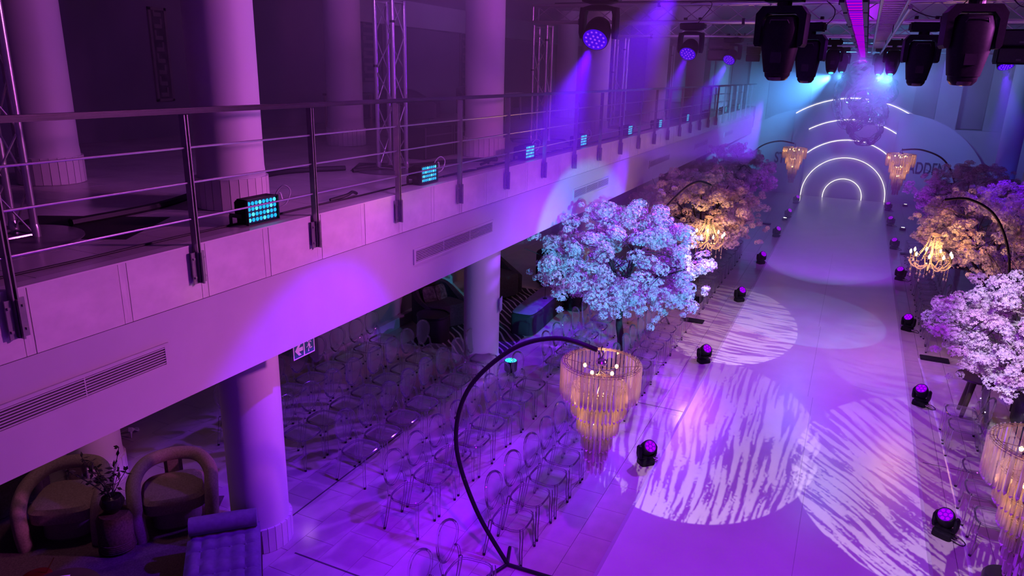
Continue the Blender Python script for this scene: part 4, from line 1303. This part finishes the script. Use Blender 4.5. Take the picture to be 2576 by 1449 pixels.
# clear inflatable chain sculpture hung before the stage
sc_t = thing('chain_sculpture', 'tangled sculpture of big clear inflatable chain links hanging before the arch scenery', 'hanging sculpture', (0, 28.7, 6.05))
lk = MB()
pts = []
for k in range(20):
    a = 2 * PI * k / 20
    pts.append((.170 * math.cos(a) + .05 * (1 if math.cos(a) > 0 else -1), .125 * math.sin(a), 0))
lk.tube(pts, .052, 8, closed=True)
lk = lk.mesh('chain_link', True); lk.materials.append(CHAINM)
def loop(cx, cz, rx, rz, tilt, yy, ph=0.0, step=.235, wob=.0):
    P = []
    n = 80
    for k in range(n):
        a = 2 * PI * k / n
        x = rx * math.cos(a); z = rz * math.sin(a) * (1 + wob * math.cos(2 * a)); y = .16 * math.sin(2 * a + ph)
        x2 = x * math.cos(tilt) - z * math.sin(tilt); z2 = x * math.sin(tilt) + z * math.cos(tilt)
        P.append(Vector((cx + x2, yy + y, cz - 6.05 + z2)))
    L = sum((P[(i + 1) % n] - P[i]).length for i in range(n))
    m = max(5, round(L / step)); acc = 0; i = 0; k = 0; pos = 0
    for j in range(m):
        target = L * j / m
        while acc + (P[(i + 1) % n] - P[i]).length < target:
            acc += (P[(i + 1) % n] - P[i]).length; i = (i + 1) % n
        seg = P[(i + 1) % n] - P[i]
        p = P[i] + seg * ((target - acc) / seg.length)
        o = bpy.data.objects.new('chain_link', lk); C.objects.link(o); o.parent = sc_t
        o.location = p
        q = seg.to_track_quat('X', 'Z')
        o.rotation_mode = 'QUATERNION'
        o.rotation_quaternion = q @ Euler((PI / 4 + (PI / 2 if j % 2 else 0), 0, 0)).to_quaternion()
loop(.20, 3.58, .46, .50, .1, 0.0)
loop(-.30, 4.45, .55, .92, .12, .15, 1)
loop(.05, 4.62, .50, .36, .3, -.15, 2)
loop(.68, 4.82, .22, .28, -.3, 0, .5)
loop(.28, 4.15, .48, .34, -.35, .1, 3)
loop(-.15, 5.40, .42, .34, .2, 0, 1.5)
loop(-.10, 5.45, .30, .42, -.5, .25, 2.5)
loop(.30, 5.25, .40, .25, .6, -.1, .8)
for x in (-.35, .05, .35): rod('hanging_line', sc_t, (x, 0, -.45), (x, 0, .02), .005, BLACK, 5)

# ground uplights near the scenery
PUCK = glow('white_puck', (1, .95, 1), 6)
for i, (x, y) in enumerate(((2.27, 35.2), (1.95, 29.4), (-2.05, 29.0))):
    t = thing('ground_uplight', 'small white floor uplight, %s' % ['right of the arch scenery', 'right of the runway beyond the amber tree', 'left of the runway near the far end'][i], 'floor light', (x, y, 0), 0, 'floor uplights near the scenery')
    obj('body', MB().lathe([(.10, 0), (.11, .05), (.08, .09), (.06, .10)], 14), BLACK, t, smooth=True)
    obj('lens', MB().lathe([(.06, .101), (.0, .103)], 14), PUCK, t)

# ------------------------------------------------------------------ lounge under the balcony, bottom left
rg = obj('lounge_rug', MB().rbox((0, 0, .006), (3.7, 2.9, .012), .004), CARPET, None, (-7.35, 3.55, 0), (0, 0, .55)); tag(rg, 'dark brown rug under the cream armchairs at the bottom left', 'rug')
def armchair(label, loc, rz):
    t = thing('barrel_armchair', label, 'armchair', loc, rz, 'cream armchairs under the balcony')
    path = catmull([(.33, -.37, .0), (.34, -.385, .25), (.27, -.40, .48), (.0, -.40, .60), (-.27, -.27, .66), (-.36, 0, .675), (-.27, .27, .66), (.0, .40, .60), (.27, .40, .48), (.34, .385, .25), (.33, .37, .0)], 6)
    obj('frame', MB().tube(path, .078, 12), CREAM, t, smooth=True)
    obj('seat', MB().loft([(0, 0, .27, .30, .31), (0, 0, .29, .34, .345), (0, 0, .42, .345, .35), (.0, 0, .465, .31, .31), (0, 0, .475, .22, .22)], 28, 4), CREAM, t, (.01, 0, 0), smooth=True)
    obj('back_support', MB().rbox((-.345, 0, .33), (.11, .20, .66), .04), CREAM, t, smooth=True)
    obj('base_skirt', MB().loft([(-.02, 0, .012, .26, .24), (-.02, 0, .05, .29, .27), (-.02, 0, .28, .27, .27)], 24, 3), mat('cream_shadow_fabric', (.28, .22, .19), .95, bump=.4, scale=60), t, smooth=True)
    return t
armchair('cream boucle armchair with curved tube frame, right of the flower stand', (-6.66, 5.16, 0), -.72)
armchair('cream boucle armchair with curved tube frame, left of the flower stand', (-7.55, 4.48, 0), -.92)
t = thing('drum_stool', 'brown woven drum side table between the cream armchairs, carrying a black vase', 'side table', (-6.78, 4.47, 0))
obj('body', MB().lathe([(.17, .012), (.185, .03), (.185, .40), (.15, .46), (.0, .465)], 28), mat('woven_brown', (.10, .065, .055), .9, var=.4, scale=50, bump=.5), t, smooth=True)
for k in range(5): obj('band', MB().tube([(.187 * math.cos(2 * PI * i / 28), .187 * math.sin(2 * PI * i / 28), .05 + k * .022) for i in range(28)], .008, 5, closed=True), mat('woven_brown', (.10, .065, .055), .9), t)
t = thing('flower_vase', 'black lumpy vase with dark dried branches and leaves on the drum side table', 'vase', (-6.78, 4.47, .465))
obj('vase', MB().lathe([(.05, 0), (.06, .01), (.11, .08), (.125, .13), (.10, .19), (.06, .21), (.045, .20)], 18), mat('black_glaze', (.015, .014, .018), .2), t, smooth=True)
rnd = random.Random(5)
for k in range(12):
    a = rnd.uniform(0, 6.28); L = rnd.uniform(.30, .62); sp = rnd.uniform(.15, .8)
    e = Vector((math.cos(a) * L * sp, math.sin(a) * L * sp, .2 + L * (1 - .5 * sp)))
    pts = catmull([(0, 0, .16), e * .5 + Vector((0, 0, .10)), e], 4)
    s_ = obj('branch', MB().tube(pts, .004, 5), LEAFDARK, t)
    for j in range(10):
        p = pts[2 + j] if 2 + j < len(pts) else pts[-1]
        d = Vector((rnd.uniform(-1, 1), rnd.uniform(-1, 1), rnd.uniform(-.5, .6))).normalized()
        sd = d.orthogonal().normalized()
        l_ = rnd.uniform(.05, .11); w = .017
        obj('leaf', MB().add([p, p + d * l_ * .5 + sd * w, p + d * l_, p + d * l_ * .5 - sd * w, p + d * l_ * .5 + Vector((0, 0, .006))], [(0, 1, 4), (1, 2, 4), (2, 3, 4), (3, 0, 4)]), LEAFDARK, s_)
# tufted chaise
t = thing('tufted_daybed', 'purple tufted daybed with a bolster at the bottom of the picture beside the column', 'daybed', (-5.02, 4.30, 0), -.80)
g_ = MB()
nx, ny = 61, 25
vs = []
for i in range(nx):
    for j in range(ny):
        u, v = i / (nx - 1), j / (ny - 1)
        x = -.80 + 1.60 * u; y_ = -.36 + .72 * v
        d = (abs(math.sin(PI * u * 8)) * abs(math.sin(PI * v * 5))) ** .35
        edge = min(1, min(u, 1 - u) * 20) * min(1, min(v, 1 - v) * 11)
        vs.append((x, y_, .405 + .045 * d * edge + .012 * edge))
fs = [(i * ny + j, (i + 1) * ny + j, (i + 1) * ny + j + 1, i * ny + j + 1) for i in range(nx - 1) for j in range(ny - 1)]
g_.add(vs, fs); g_.bbox((-.80, -.36, .30), (.80, .36, .404))
obj('seat', g_, VELVET, t, smooth=True)
for i in range(1, 8):
    for j in range(1, 5):
        obj('button', MB().ball((-.80 + 1.6 * i / 8, -.36 + .72 * j / 5, .424), .014, 8, 4, .5), VELVET, t)
obj('bolster', MB().tube([(-.70, -.34, .53), (-.70, -.335, .53), (-.70, .335, .53), (-.70, .34, .53)], [.07, .095, .095, .07], 20), VELVET, t, smooth=True)
obj('frame', MB().rbox((0, 0, .27), (1.62, .74, .06), .01), DARKWOOD, t)
for x in (-.78, .70):
    for y_ in (-.35, .35): obj('leg', MB().rbox((x, y_, .12), (.045, .045, .24), .006), DARKWOOD, t)
obj('head_panel', MB().rbox((-.835, 0, .36), (.05, .70, .40), .02), VELVET, t, smooth=True)
t = thing('low_round_table', 'low dark round table holding a sheet of paper in the bottom left corner', 'coffee table', (-6.18, 3.42, 0))
obj('top', MB().lathe([(.0, .37), (.36, .37), (.37, .385), (.36, .40), (.0, .40)], 36), DARKWOOD, t, smooth=True)
obj('pedestal', MB().lathe([(.20, .012), (.2, .03), (.06, .06), (.05, .37)], 20), DARKWOOD, t, smooth=True)
p_ = obj('paper_sheet', MB().box((0, 0, .0015), (.16, .22, .002)), PAPER, None, (-6.30, 3.50, .40), (0, 0, .7)); tag(p_, 'white sheet of paper on the low dark round table', 'paper')
t = thing('red_bowl', 'dark red bowl with a gold rim stick in the bottom left corner', 'bowl', (-6.85, 3.62, 0))
obj('bowl', MB().lathe([(.06, .012), (.12, .05), (.15, .14), (.14, .20), (.13, .205)], 22), REDM, t, smooth=True)
obj('gold_stick', MB().tube([(.02, .05, .15), (.10, .14, .36)], .006, 6), GOLD, t)
def lump(label, name, loc, rz, w, d, h, cat='sofa', m=DARKFAB, grp=None):
    t = thing(name, label, cat, loc, rz, grp)
    obj('seat', MB().loft([(.04, 0, .06, d * .42, w * .42), (.04, 0, .09, d * .46, w * .47), (.04, 0, h * .52, d * .46, w * .47), (.04, 0, h * .58, d * .42, w * .43)], 24, 5), m, t, smooth=True)
    path = [(d * .42, -w * .45, h * .55), (0, -w * .49, h * .68), (-d * .36, -w * .38, h * .9), (-d * .44, 0, h * .95), (-d * .36, w * .38, h * .9), (0, w * .49, h * .68), (d * .42, w * .45, h * .55)]
    b = MB()
    pp_ = catmull(path, 5)
    n = len(pp_)
    vs = []
    for p in pp_:
        c_ = Vector((0, 0, 0)); o_ = Vector((p.x, p.y, 0)).normalized() * .07
        vs += [(p.x - o_.x, p.y - o_.y, .10), (p.x - o_.x, p.y - o_.y, p.z - .02), (p.x, p.y, p.z + .02), (p.x + o_.x, p.y + o_.y, p.z - .02), (p.x + o_.x, p.y + o_.y, .10)]
    fs = [(i * 5 + k, i * 5 + k + 1, (i + 1) * 5 + k + 1, (i + 1) * 5 + k) for i in range(n - 1) for k in range(4)]
    fs += [(i * 5, (i + 1) * 5, (i + 1) * 5 + 4, i * 5 + 4) for i in range(n - 1)] + [(0, 1, 2, 3, 4), tuple((n - 1) * 5 + k for k in (4, 3, 2, 1, 0))]
    b.add(vs, fs)
    obj('backrest', b, m, t, smooth=True)
    for x in (-d * .3, d * .3):
        for y_ in (-w * .35, w * .35): obj('leg', MB().lathe([(.02, 0), (.025, .10)], 8, (x, y_, 0)), BLACK, t)
    return t
lump('dark armchair in the far left corner beside the cream armchairs', 'dark_armchair', (-8.75, 4.35, 0), .2, .8, .8, .72)
# middle lounge under the balcony
def zebra():
    m, nt, b = _new('maze_rug')
    n = nt.nodes
    tc = n.new('ShaderNodeTexCoord'); w = n.new('ShaderNodeTexWave'); w.wave_type = 'BANDS'; w.bands_direction = 'DIAGONAL'
    w.inputs['Scale'].default_value = 3.2; w.inputs['Distortion'].default_value = 3.0; w.inputs['Detail'].default_value = 0; w.inputs['Detail Scale'].default_value = .6
    r = n.new('ShaderNodeValToRGB'); r.color_ramp.elements[0].position = .80; r.color_ramp.elements[1].position = .86
    r.color_ramp.elements[0].color = (.03, .025, .035, 1); r.color_ramp.elements[1].color = (.5, .48, .5, 1)
    nt.links.new(tc.outputs['Object'], w.inputs[0]); nt.links.new(w.outputs[0], r.inputs[0]); nt.links.new(r.outputs[0], b.inputs[0]); b.inputs['Roughness'].default_value = .95
    return m
rg = obj('patterned_rug', MB().rbox((0, 0, .006), (1.9, 4.6, .012), .004), zebra(), None, (-6.50, 13.6, 0)); tag(rg, 'black rug with white maze lines under the dark lounge furniture', 'rug')
t = thing('oval_bench', 'long oval purple upholstered bench on the maze rug right of the column', 'bench', (-5.72, 13.85, .012), PI / 2 + .06)
obj('body', MB().loft([(0, 0, 0, 1.06, .25), (0, 0, .02, 1.10, .28), (0, 0, .40, 1.10, .28), (0, 0, .44, 1.06, .25)], 40, 6), mat('black_upholstery', (.02, .018, .022), .8, bump=.2), t, smooth=True)
obj('cushion', MB().loft([(0, 0, .44, 1.05, .24), (0, 0, .455, 1.07, .26), (0, 0, .47, 1.04, .23)], 40, 6), mat('violet_upholstery', (.22, .14, .30), .8, bump=.2), t, smooth=True)
lump('dark rounded armchair behind the oval bench against the mauve wall', 'dark_armchair', (-7.35, 14.9, .012), -.4, 1.05, .95, 1.0)
lump('dark armchair beyond the oval bench beside the reserved card', 'dark_armchair', (-6.35, 16.6, 0), -.6, 1.0, .9, .95)
lump('dark tub chair left of the second column, behind the rear chairs', 'dark_armchair', (-7.45, 12.55, .012), -.5, .95, .95, .92)
t = thing('drum_table', 'dark drum table in front of the tub chair left of the second column', 'side table', (-7.10, 11.75, .012))
obj('body', MB().lathe([(.30, 0), (.32, .03), (.32, .48), (.30, .50)], 30), mat('drum_black', (.03, .025, .035), .45), t, smooth=True)
obj('tray_top', MB().lathe([(.30, .50), (.33, .50), (.33, .53), (.31, .53), (.31, .51), (.0, .51)], 30), BLACK, t, smooth=True)
for i in range(2):
    c_ = obj('striped_cushion', MB().loft([(0, 0, -.09, .02, .02), (0, 0, -.05, .17, .17), (0, 0, .05, .17, .17), (0, 0, .09, .02, .02)], 20, 4), mat('striped_cloth', (.12, .10, .13), .9, var=.6, scale=14), None, (-7.62 + .1 * i, 12.45 + .25 * i, .66), (0, 1.2, -.5 + .4 * i), smooth=True); tag(c_, 'striped cushion on the dark tub chair left of the second column, %s one' % ('nearer' if i == 0 else 'farther'), 'cushion')
t = thing('wicker_pouf', 'black woven pouf at the end of the oval bench', 'pouf', (-5.28, 15.0, .0))
obj('body', MB().lathe([(.22, .0), (.27, .06), (.29, .22), (.26, .38), (.0, .42)], 26), mat('black_weave', (.03, .026, .032), .8, var=.8, scale=60, bump=.6), t, smooth=True)
for k in range(12): obj('rib', MB().tube([(.225 * math.cos(k * PI / 6), .225 * math.sin(k * PI / 6), .01), (.295 * math.cos(k * PI / 6 + .2), .295 * math.sin(k * PI / 6 + .2), .22), (.262 * math.cos(k * PI / 6 + .4), .262 * math.sin(k * PI / 6 + .4), .38)], .008, 5), BLACK, t)
t = thing('reserved_card', 'white card reading RESERVED on a slim stand left of the cyan blossom tree', 'sign', (-5.62, 13.95, .482))
obj('stand', MB().lathe([(.05, 0), (.05, .008), (.006, .012), (.006, .34)], 10), BLACK, t)
obj('card', MB().box((.0, 0, .41), (.008, .26, .15)), PAPER, t)
text('lettering', 'RESERVED', t, (.006, 0, .385), .055, .85, INK, (PI / 2, 0, PI / 2), .001, .001, 'CENTER')
t = thing('par_uplight', 'black floor can light with a cyan LED face beside the second column', 'floor light', (-5.02, 10.95, 0))
obj('can', MB().lathe([(.10, .05), (.115, .07), (.12, .24), (.11, .245)], 22), BLACKP, t, smooth=True)
obj('yoke', MB().tube([(0, -.135, .0), (0, -.135, .16)], .008, 6).tube([(0, .135, .0), (0, .135, .16)], .008, 6).tube([(0, -.135, .008), (0, .135, .008)], .008, 6), BLACK, t)
obj('led_plate', MB().lathe([(.108, .2465), (.0, .2470)], 22), glow('led_teal', (.02, .55, .75), 1.2), t)
me = MB().ball((0, 0, 0), .014, 8, 4, .5).mesh('led_lens'); me.materials.append(glow('led_teal_core', (.05, .9, 1.0), 2.4))
for px_, py_ in lens_disc([(6, .4), (12, .8)], .108, .02): obj('led_lens', me, None, t, (px_, py_, .249))
o = obj('column_plaque', MB().box((0, 0, 0), (.012, .16, .24)), mat('plaque_grey', (.45, .5, .55), .4), None, (-5.165, 10.80, 1.32), (0, 0, .25)); tag(o, 'small pale plaque on the side of the second column under the balcony', 'plaque')
# shoe ornament
t = thing('high_heel_shoe', 'silver high-heeled shoe lying on the floor behind the cream armchairs', 'shoe', (-8.90, 6.35, 0), 2.2)
obj('upper', MB().add(*(lambda S: ([(x, y, z) for x, zs, w, h in S for y, z in ((-w, zs), (w, zs), (w * .8, zs + h), (-w * .8, zs + h))], [(i * 4 + k, i * 4 + (k + 1) % 4, (i + 1) * 4 + (k + 1) % 4, (i + 1) * 4 + k) for i in range(len(S) - 1) for k in range(4)] + [(0, 1, 2, 3), tuple((len(S) - 1) * 4 + k for k in range(4))]))([(-.13, .10, .03, .07), (-.08, .105, .035, .03), (.0, .05, .033, .015), (.06, .005, .04, .025), (.11, .0, .042, .04), (.16, .0, .02, .025)])), WHITE, t, smooth=True)
obj('heel', MB().tube([(-.12, 0, .105), (-.125, 0, .05), (-.13, 0, 0)], [.022, .010, .006], 8), WHITE, t, smooth=True)
# exit sign under the balcony edge
t = thing('exit_sign', 'green and white exit sign with left arrow and running figure under the balcony edge', 'sign', (-4.74, 5.335, 2.565))
obj('plate', MB().box((0, 0, -.09), (.008, .315, .18)), WHITE, t)
def on_sign(poly, y0, z0, m, name, lift, s_=1.0):
    """flat shape on the sign face: poly in (across, up)"""
    n = len(poly)
    vs = [(.004 + d, y0 + a * s_, z0 + b * s_) for d in (0, lift) for a, b in poly]
    fs = [tuple(range(n))[::-1], tuple(range(n, 2 * n))] + [(i, (i + 1) % n, n + (i + 1) % n, n + i) for i in range(n)]
    return obj(name, MB().add(vs, fs), m, t)
sq = [(-.068, -.078), (.068, -.078), (.068, .078), (-.068, .078)]
on_sign(sq, -.077, -.09, GREEN, 'green_panel', .001)
on_sign(sq, .077, -.09, GREEN, 'green_panel', .001)
on_sign([(-.058, 0), (-.005, .060), (.032, .060), (.0, .020), (.058, .020), (.058, -.020), (.0, -.020), (.032, -.060), (-.005, -.060)], -.077, -.09, WHITE, 'arrow', .002)
def limb(pts, w):
    L = []; R = []
    for i, (x, y) in enumerate(pts):
        a = pts[max(0, i - 1)]; b = pts[min(len(pts) - 1, i + 1)]
        dx, dy = b[0] - a[0], b[1] - a[1]; l = math.hypot(dx, dy)
        L.append((x - dy / l * w, y + dx / l * w)); R.append((x + dy / l * w, y - dx / l * w))
    return L + R[::-1]
for nm, pts, w in (('torso', [(-.012, .028), (.006, -.012)], .013), ('arm', [(-.010, .030), (.016, .042), (.030, .026)], .005), ('arm', [(-.018, .022), (-.024, -.004), (-.042, -.010)], .005), ('leg', [(.0, -.012), (-.014, -.034), (-.014, -.062)], .006), ('leg', [(.010, -.010), (.010, -.034), (.040, -.026)], .006)):
    on_sign(limb(pts, w)[::-1], .077, -.09, WHITE, 'running_figure_' + nm, .002)
on_sign([(-.020 + .011 * math.cos(a), .050 + .011 * math.sin(a)) for a in [2 * PI * k / 12 for k in range(12)]], .077, -.09, WHITE, 'running_figure_head', .002)
for y_ in (-.13, .13): obj('hanger', MB().box((0, y_, .035), (.006, .012, .075)), WHITE, t)
# clear film on the foreground chair
f_ = MB()
rnd = random.Random(9)
nx = 9
vs = [(-.22 + .5 * i / 8 + rnd.uniform(-.02, .02), -.22 + .44 * j / 8 + rnd.uniform(-.02, .02), rnd.uniform(0.004, .075)) for i in range(nx) for j in range(nx)]
f_.add(vs, [(i * nx + j, (i + 1) * nx + j, (i + 1) * nx + j + 1, i * nx + j + 1) for i in range(nx - 1) for j in range(nx - 1)])
o = obj('plastic_film', f_, FILMM, None, (-2.74, 4.86, .462)); tag(o, 'crumpled clear plastic film on the nearest clear chair at the bottom edge', 'plastic film')

# ------------------------------------------------------------------ balcony furniture
t = thing('road_case', 'large black flight case standing on the balcony behind the second truss tower', 'case', (-6.25, 10.5, ZB))
for i in range(2):
    c_ = obj('case_body', MB().rbox((0, -.44 + .88 * i, .245), (.60, .86, .47), .015), MATBLACK, t)
    obj('lid_edge', MB().box((.302, -.44 + .88 * i, .36), (.008, .86, .02)), mat('case_edge', (.10, .09, .11), .4, metal=.6), c_)
    for dy in (-.28, .28): obj('corner_ball', MB().box((.302, -.44 + .88 * i + dy * 1.45, .25), (.01, .03, .46)), mat('case_edge', (.10, .09, .11), .4), c_)
lump('dim dark sofa with cushions at the back of the balcony beyond the second column', 'balcony_sofa', (-10.7, 16.4, ZB), -.1, 1.9, .9, .85, 'sofa')
lump('dim dark armchair at the back of the balcony near the third column', 'balcony_armchair', (-10.4, 19.6, ZB), -.3, .9, .85, .9, 'armchair')
lump('dim dark armchair on the balcony behind the leftmost column', 'balcony_armchair', (-9.3, 4.6, ZB), 0, .85, .8, .85, 'armchair')
t = thing('console_table', 'dim console table with pale legs at the back of the balcony', 'table', (-10.6, 13.9, ZB), .0)
obj('top', MB().rbox((0, 0, .74), (.42, 1.3, .05), .008), DARKWOOD, t)
obj('shelf', MB().rbox((0, 0, .20), (.38, 1.2, .04), .008), DARKWOOD, t)
for x in (-.17, .17):
    for y_ in (-.60, .60): obj('leg', MB().rbox((x, y_, .36), (.05, .05, .72), .006), mat('pale_wood', (.25, .20, .17), .5), t)
t = thing('dining_table', 'dim white table on the balcony beside the third column', 'table', (-9.3, 19.2, ZB))
obj('top', MB().rbox((0, 0, .73), (.8, 1.2, .04), .01), mat('dim_white', (.35, .33, .34), .5), t)
for x in (-.35, .35):
    for y_ in (-.52, .52): obj('leg', MB().rbox((x, y_, .355), (.05, .05, .71), .006), mat('dim_white', (.35, .33, .34), .5), t)
def frame(label, y, z0, z1, w):
    t = thing('wall_frame', label, 'picture frame', (XW + .01, y, (z0 + z1) / 2))
    h = (z1 - z0) / 2
    f = MB()
    for a, b in (((-w / 2, -h), (w / 2, -h + .05)), ((-w / 2, h - .05), (w / 2, h)), ((-w / 2, -h), (-w / 2 + .05, h)), ((w / 2 - .05, -h), (w / 2, h))):
        f.bbox((0, a[0], a[1]), (.04, b[0], b[1]))
    obj('frame', f, mat('frame_wood', (.20, .16, .15), .5), t)
    obj('panel', MB().bbox((0, -w / 2 + .05, -h + .05), (.012, w / 2 - .05, h - .05)), mat('art_dark', (.07, .055, .06), .6, var=.6, scale=6), t)
    for k in range(8):
        zz = -h + .12 + (2 * h - .24) * k / 7
        obj('relief', MB().rbox((.016, 0, zz), (.02, w * .45, .07), .006), mat('frame_wood', (.20, .16, .15), .5), t)
        obj('relief', MB().rbox((.016, (-1) ** k * w * .18, zz + .08), (.02, w * .12, .10), .006), mat('frame_wood', (.20, .16, .15), .5), t)
frame('tall narrow carved panel on the dark wall left of the second column', 9.95, 4.48, 6.12, .38)
frame('dim framed picture behind the second truss tower on the balcony', 16.4, 4.75, 6.3, 1.2)
frame('dim framed picture just left of the third column on the balcony', 21.5, 4.6, 6.45, .6)

# ------------------------------------------------------------------ right side
t = thing('round_cafe_table', 'round black table under the nearest blossom tree on the right', 'table', (2.33, 12.95, 0))
obj('top', MB().lathe([(.0, .66), (.33, .66), (.345, .675), (.33, .69), (.0, .69)], 36), DARKWOOD, t, smooth=True)
for k in range(4):
    a = PI / 4 + k * PI / 2
    obj('leg', MB().tube([(.12 * math.cos(a), .12 * math.sin(a), .66), (.25 * math.cos(a), .25 * math.sin(a), 0)], [.05, .03], 10), DARKWOOD, t, smooth=True)
lump('dark upholstered seat under the nearest blossom tree at the right edge', 'dark_armchair', (3.30, 12.6, 0), PI, 1.2, .95, .85)
t = thing('round_black_stool', 'round black stool below the chandelier in the bottom right corner', 'stool', (1.98, 7.75, 0))
obj('body', MB().lathe([(.19, 0), (.20, .02), (.20, .42), (.18, .45), (.0, .455)], 28), mat('stool_black', (.025, .022, .026), .35), t, smooth=True)
obj('base_ring', MB().lathe([(.195, .0), (.21, .005), (.21, .02), (.2, .025)], 28), CHROME, t, smooth=True)
t = thing('red_canister', 'dark red canister half hidden behind the chandelier at the right edge', 'canister', (2.28, 8.95, 0))
obj('body', MB().lathe([(.10, 0), (.11, .02), (.11, .40), (.06, .48), (.03, .50)], 22), REDM, t, smooth=True)
obj('valve', MB().lathe([(.03, .50), (.03, .56), (.0, .57)], 10), BLACK, t)
hs = MB()
hp = catmull([(1.70, 15.4, .003), (1.79, 12.6, .003), (1.82, 10.0, .003), (1.82, 7.6, .003)], 8)
for a_, b_ in zip(hp[:-1], hp[1:]): hs.add([(a_.x - .02, a_.y, .002), (a_.x + .02, a_.y, .002), (b_.x + .02, b_.y, .002), (b_.x - .02, b_.y, .002), (a_.x, a_.y, .006), (b_.x, b_.y, .006)], [(0, 4, 5, 3), (4, 1, 2, 5)])
o = obj('clear_strip', hs, mat('pale_strip', (.72, .70, .74), .25)); tag(o, 'pale clear strip lying along the floor under the right-hand chairs', 'strip')

# ------------------------------------------------------------------ haze
hz = bpy.data.materials.new('haze'); hz.use_nodes = True
nt = hz.node_tree; nt.nodes.clear()
vo = nt.nodes.new('ShaderNodeVolumeScatter'); ou = nt.nodes.new('ShaderNodeOutputMaterial')
vo.inputs['Color'].default_value = (.9, .9, 1, 1); vo.inputs['Density'].default_value = 0.044; vo.inputs['Anisotropy'].default_value = 0.0
nt.links.new(vo.outputs[0], ou.inputs['Volume'])
h = obj('haze', MB().bbox((-9.9, 17.2, .03), (5.9, 36.85, 6.85)), hz)
tag(h, 'thin stage haze filling the far half of the hall', 'haze', None, 'stuff')
h = obj('haze', MB().bbox((-7.9, 5.0, 3.88), (-1.5, 17.1, 6.6)), hz)
tag(h, 'thin stage haze drifting under the left end of the rig beside the balcony', 'haze', None, 'stuff')
